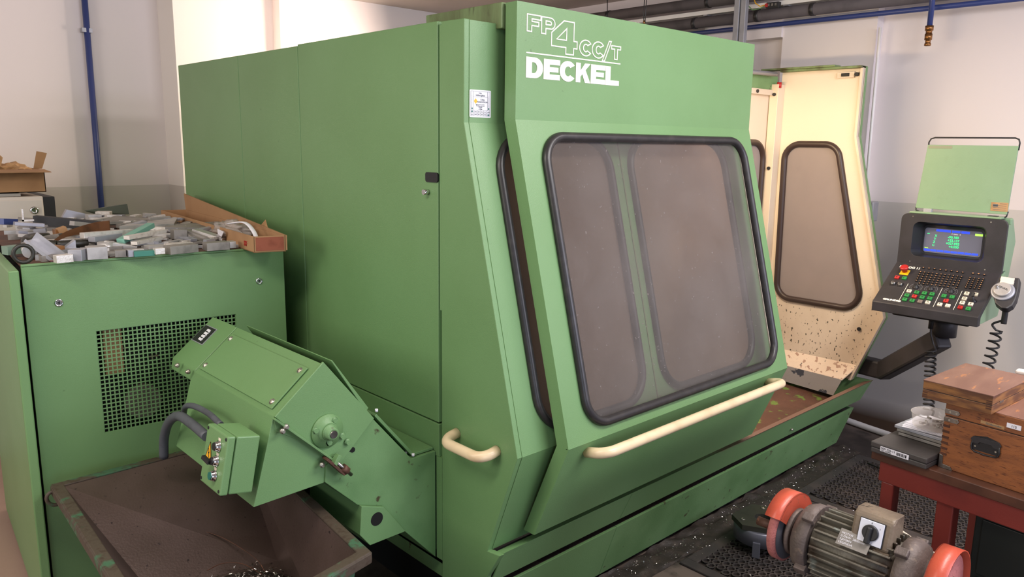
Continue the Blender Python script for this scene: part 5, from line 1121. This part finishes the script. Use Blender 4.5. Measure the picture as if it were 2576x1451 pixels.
# ------------------------------------------------------------------ bench grinder
bg = thing('bench_grinder', 'old bench grinder with orange-red wheel guards and white-faced rotary switch', 'grinder', (1.84, .69, 0))
GX, GZ = 1.84, .655
def gp(t_, a_=0, b_=0): return Vector((GX+a_, .69-t_, GZ+b_))     # t along the shaft towards the right wheel
ax = -Y
MB().lathe(gp(-.10), ax, [(0,.068),(.004,.074),(.20,.074),(.204,.068)], 40).build('motor_body', 'fins', bg)
for k in range(26):
    a_ = 2*math.pi*k/26; d_ = Vector((math.cos(a_), 0, math.sin(a_)))
    if .30*math.pi < a_ % (2*math.pi) < .62*math.pi: r0 = .0
    MB().obox(gp(.002)+d_*.081, ax, d_, ax.cross(d_), .185, .018, .0055).build('cooling_fin', 'fins', bg, .0015)
for s_, t0_ in ((-1, -.10), (1, .104)):
    MB().lathe(gp(t0_), ax*s_, [(0,.089),(.022,.090),(.040,.082),(.052,.060),(.054,.044),(.062,.042)], 36).build('end_bell', 'cast', bg)
    for a_ in (35, 125, 215, 305):
        d_ = Vector((math.cos(R(a_)), 0, math.sin(R(a_)))); MB().obox(gp(t0_+s_*.010)+d_*.092, ax, d_, ax.cross(d_), .030, .020, .022).build('bell_lug', 'cast', bg, .003)
    MB().lathe(gp(t0_+s_*.058), ax*s_, [(0,.060),(.010,.062),(.014,.050),(.018,.050)], 32).build('inner_flange', 'cast', bg)
    tc_ = t0_+s_*.092
    MB().lathe(gp(tc_-.011), ax, [(0,.020),(0,.086),(.022,.086),(.022,.020)], 48, cap=False).build('grinding_wheel', 'stone', bg)
    MB().lathe(gp(tc_-s_*.0115), ax*-s_, [(0,.080),(.0006,.080),(.0008,.02)], 40).build('wheel_side', 'stone_side', bg)
    MB().lathe(gp(tc_+s_*.011), ax*s_, [(0,.035),(.006,.033),(.006,.012),(.030,.010)], 24).build('outer_flange', 'steel', bg)
    # guard: shell arc from the front lip over the top and down the back
    a0, a1 = (146, -42) if s_ < 0 else (165, -30); Rg = .100; nA = 26
    ang = [R(a0+(a1-a0)*k/nA) for k in range(nA+1)]; w0, w1 = tc_-.022, tc_+.022
    P = []
    for q_ in ang:
        d_ = Vector((math.cos(q_), 0, math.sin(q_)))
        P += [gp(w0)+d_*Rg, gp(w1)+d_*Rg, gp(w1)+d_*(Rg-.003), gp(w0)+d_*(Rg-.003)]
    fs = []
    for k in range(nA):
        for j in range(4): fs.append((k*4+j, k*4+(j+1) % 4, (k+1)*4+(j+1) % 4, (k+1)*4+j))
    g_ = MB().add(P, fs, True).build('wheel_guard', 'orange_guard', bg)
    side = w1-.003 if s_ < 0 else w0
    pts = [gp(side)+Vector((math.cos(q_), 0, math.sin(q_)))*Rg for q_ in ang]+[gp(side)+Vector((math.cos(q_), 0, math.sin(q_)))*.030 for q_ in reversed(ang)]
    MB().extrude(pts, ax*.003).build('guard_side', 'orange_guard', g_)
    if s_ > 0:
        MB().lathe(gp(tc_+.028), ax, [(0,.014),(.012,.014)], 6).build('shaft_nut', 'rust', bg)
MB().cyl(gp(-.245,-.055,.018), gp(-.195,-.055,.018), .012, n=14).build('rest_stud', 'rust', bg)
# switch box
SBZ = -.028
S0 = Vector((GX-.012, .645, .742)); sa = -Y; sf = Vector((-.94, 0, .34)).normalized()
MB().box((GX-.056, .602, .680), (GX+.030, .700, .715)).build('switch_base', 'switch', bg, .006)
sbx = MB().extrude([(GX-.056, .604, .715), (GX+.030, .604, .715), (GX+.030, .604, .788), (GX-.026, .604, .793), (GX-.038, .604, .785)], (0, .094, 0)).build('switch_box', 'switch', bg, .008)
fv = (Vector((GX-.038, 0, .785))-Vector((GX-.056, 0, .715))).normalized(); fn = sa.cross(fv)
pc = Vector((GX-.047, .650, .750))
MB().obox(pc+fn*.002, sa, fv, fn, .060, .060, .004).build('plate_frame', 'black', sbx, .002)
MB().obox(pc+fn*.0045, sa, fv, fn, .056, .056, .002).build('switch_plate', mat('white_plate', 'E6E8F4', .4), sbx, .001)
MB().lathe(pc+fn*.0055, fn, [(0,.019),(.004,.019),(.006,.017)], 28).build('knob', 'black', sbx)
MB().beam(pc+fn*.012+fv*.014, pc+fn*.012-fv*.026-sa*.003, .012, .016, fn).build('knob_grip', 'black', sbx, .003)
text('0', .006, pc+fv*.021-sa*.002, sa, fv, 'print_black', sbx, off=.0058, ext=.0002); text('1', .006, pc+sa*.018+fv*.013, sa, fv, 'print_black', sbx, off=.0058, ext=.0002)
MB().lathe(Vector((GX-.057, .650, .697)), -X, [(0,.005),(.003,.004)], 10).build('screw', 'rust', sbx)
nd = Vector((-math.cos(R(46)), 0, math.sin(R(46)))); nu = sa.cross(nd)*-1; nu = nd.cross(sa); 
npo = gp(-.02)+nd*.0915
npl = MB().obox(npo+sa*.028, sa, nu, nd, .075, .042, .0015).build('name_plate', 'alu_dark', bg)
for i, (s, y_) in enumerate((('MOTOR', .008), ('0.37kW  2800/min', .000), ('220/380V', -.008), ('LEGENDA', -.016))):
    text(s, .0075, npo+sa*-.004+(nu if nu.z > 0 else -nu)*y_, sa, nu if nu.z > 0 else -nu, 'label', npl, off=.0012 if True else 0, ext=.0002)
MB().box((GX-.06,.62,.545),(GX+.06,.76,.60)).build('motor_foot', 'cast', bg, .006)
MB().box((GX-.11,.57,.53),(GX+.11,.81,.545)).build('mount_plate', 'cast', bg, .003)
MB().box((GX-.06,.63,.02),(GX+.06,.75,.53)).build('pedestal', 'cast', bg, .004)
MB().box((GX-.17,.50,0),(GX+.17,.86,.02)).build('pedestal_base', 'cast', bg, .003)
MB().tube(smooth([(GX+.045,.615,.735),(GX+.07,.56,.70),(GX+.09,.50,.66),(GX+.12,.44,.45),(GX+.12,.5,.05)]), .004, 8).build('power_cord', 'cream', bg)
# ------------------------------------------------------------------ floor items
def rubber_mat(label, x0_, x1_, y0_, y1_):
    t = thing('rubber_mat', label, 'mat', ((x0_+x1_)/2, (y0_+y1_)/2, 0)); b_ = .05
    for a_, c_ in (((x0_,y0_,.001),(x0_+b_,y1_,.010)),((x1_-b_,y0_,.001),(x1_,y1_,.010)),((x0_+b_,y0_,.001),(x1_-b_,y0_+b_,.010)),((x0_+b_,y1_-b_,.001),(x1_-b_,y1_,.010))):
        MB().box(a_, c_).build('border', 'mat', t, .003)
    X0, X1, Y0, Y1 = x0_+b_, x1_-b_, y0_+b_, y1_-b_
    nx_ = max(1, round((X1-X0)/.040)); ny_ = max(1, round((Y1-Y0)/.034)); dx, dy = (X1-X0)/nx_, (Y1-Y0)/ny_
    mb = MB()
    for j in range(ny_):
        sh = .5*dx if j % 2 else 0
        for i in range(nx_+(0 if not sh else -1)):
            cx_, cy_ = X0+(i+.5)*dx+sh, Y0+(j+.5)*dy
            sq = []; ho = []
            for k in range(8):
                q_ = R(22.5+45*k); ho.append((cx_+math.cos(q_)*dx*.36, cy_+math.sin(q_)*dy*.36))
                m_ = max(abs(math.cos(q_)), abs(math.sin(q_))); sq.append((cx_+math.cos(q_)/m_*dx/2, cy_+math.sin(q_)/m_*dy/2))
            V_ = [Vector((a_, c_, .012)) for a_, c_ in sq]+[Vector((a_, c_, .012)) for a_, c_ in ho]+[Vector((a_, c_, .001)) for a_, c_ in ho]
            mb.add(V_, [(k, (k+1) % 8, (k+1) % 8+8, k+8) for k in range(8)]+[(k+8, (k+1) % 8+8, (k+1) % 8+16, k+16) for k in range(8)])
            for cxs, cys in ((-1,-1),(1,-1),(1,1),(-1,1)):
                pass
    # corner fillers: thin webs between octagon-cut cells
    mb.build('perforated_field', 'mat', t, kind='stuff')
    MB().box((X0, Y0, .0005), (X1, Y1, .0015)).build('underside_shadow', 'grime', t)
    return t
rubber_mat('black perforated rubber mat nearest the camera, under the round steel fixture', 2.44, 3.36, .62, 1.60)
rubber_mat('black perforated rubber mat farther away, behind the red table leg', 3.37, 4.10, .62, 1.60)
# round fixture
rf_ = thing('round_fixture', 'dark round steel fixture with hexagonal top plate and centre bore on the mat', 'fixture', (2.80, 1.46, .012))
FC = Vector((2.80, 1.45, 0))
for a_ in (200, 320, 80):
    d_ = Vector((math.cos(R(a_)), math.sin(R(a_)), 0)); MB().obox(FC+d_*.108+Z*.045, d_, d_.cross(Z), Z, .018, .030, .066).build('foot', 'tool_steel', rf_, .002)
MB().lathe(FC+Z*.050, Z, [(0,.100),(.004,.112),(.060,.112),(.066,.108)], 48).build('body', 'tool_steel', rf_)
hexp = [FC+Z*.1155+Vector((math.cos(R(a_)), math.sin(R(a_)), 0))*(.122) for a_ in (5, 50, 125, 170, 245, 290)]
holes_ = [[FC+Z*.1155+Vector((math.cos(R(a_)), math.sin(R(a_)), 0))*.032 for a_ in range(0,360,20)]]
MB().extrude(hexp, Z*.022, holes_).build('top_plate', 'tool_top', rf_, .002)
MB().cyl(FC+Z*.1160, FC+Z*.1165, .0315, n=24).build('bore_bottom', 'tool_steel', rf_)
for a_ in (28, 148, 268): c = FC+Vector((math.cos(R(a_)), math.sin(R(a_)), 0))*.088; MB().lathe(c+Z*.1375, Z, [(0,.010),(.002,.010),(.002,.006),(.0005,.005)], 16).build('bolt', 'steel', rf_)
# floor swarf and grime along the machine foot
mb = MB(); rnd = random.Random(9)
for i in range(1500):
    x_ = rnd.uniform(1.6, 4.15); y_ = 1.70-abs(rnd.gauss(0, .06))+.015*math.sin(x_*9); 
    if rnd.random() < .12: y_ -= rnd.uniform(0, .35)
    sliver(mb, Vector((x_, y_, .016+rnd.uniform(0,.012)*max(0, 1-(1.70-y_)*6))), .0035)
o = mb.build('floor_swarf', 'swarf', kind='stuff'); tag(o, 'bright metal swarf scattered on the floor along the machine foot', 'swarf')
mb = MB(); rnd = random.Random(4); nx_, ny_ = 150, 12
vv = []
for i in range(nx_+1):
    for j in range(ny_+1):
        x_ = 1.55+2.6*i/nx_; y_ = 1.735-.13*j/ny_; e_ = (1-j/ny_)
        vv.append((x_, y_+.02*noise.noise(Vector((x_*6, j*.3, 0))), .002+.022*max(0, e_**.8*(.55+noise.noise(Vector((x_*14, y_*22, 0)))))))
mb.add(vv, [(i*(ny_+1)+j, i*(ny_+1)+j+1, (i+1)*(ny_+1)+j+1, (i+1)*(ny_+1)+j) for i in range(nx_) for j in range(ny_)], True)
o = mb.build('floor_grime', 'grime', kind='stuff'); tag(o, 'dark oily grime bank piled along the foot of the machine', 'grime')
# plug connector on floor
pg = thing('plug_connector', 'orange cable connector lying on the floor under the conveyor', 'connector', px(1000,1378,'Z',.02))
a, b, c = px(983,1366,'Z',.025), px(1020,1386,'Z',.025), px(1075,1402,'Z',.02)
d_ = (b-a).normalized(); d_.z = 0
MB().lathe(a-Vector((0,0,.0)), d_, [(0,.014),(.03,.014),(.03,.019),(.045,.019),(.045,.015),(.07,.015),(.075,.011)], 16).build('plug', 'orange', pg)
MB().tube(smooth([a+d_*.075, a+d_*.12+Vector((0,0,-.01)), c, Vector((c.x+.12, c.y-.2, .012))]), .007, 8).build('cable', 'black', pg)
# pale bucket rim at the bottom edge
bk = px(1040, 1500, 'Z', .30)
bu = thing('bucket', 'pale green plastic bucket whose rim just shows at the bottom edge', 'bucket', (bk.x, bk.y, 0))
bR = .075
MB().lathe((bk.x, bk.y, 0), Z, [(0,.055),(.285,bR-.004),(.290,bR),(.300,bR),(.300,bR-.004),(.010,.051),(.0095,.001)], 36, cap=False).build('pail', 'pale_green', bu)
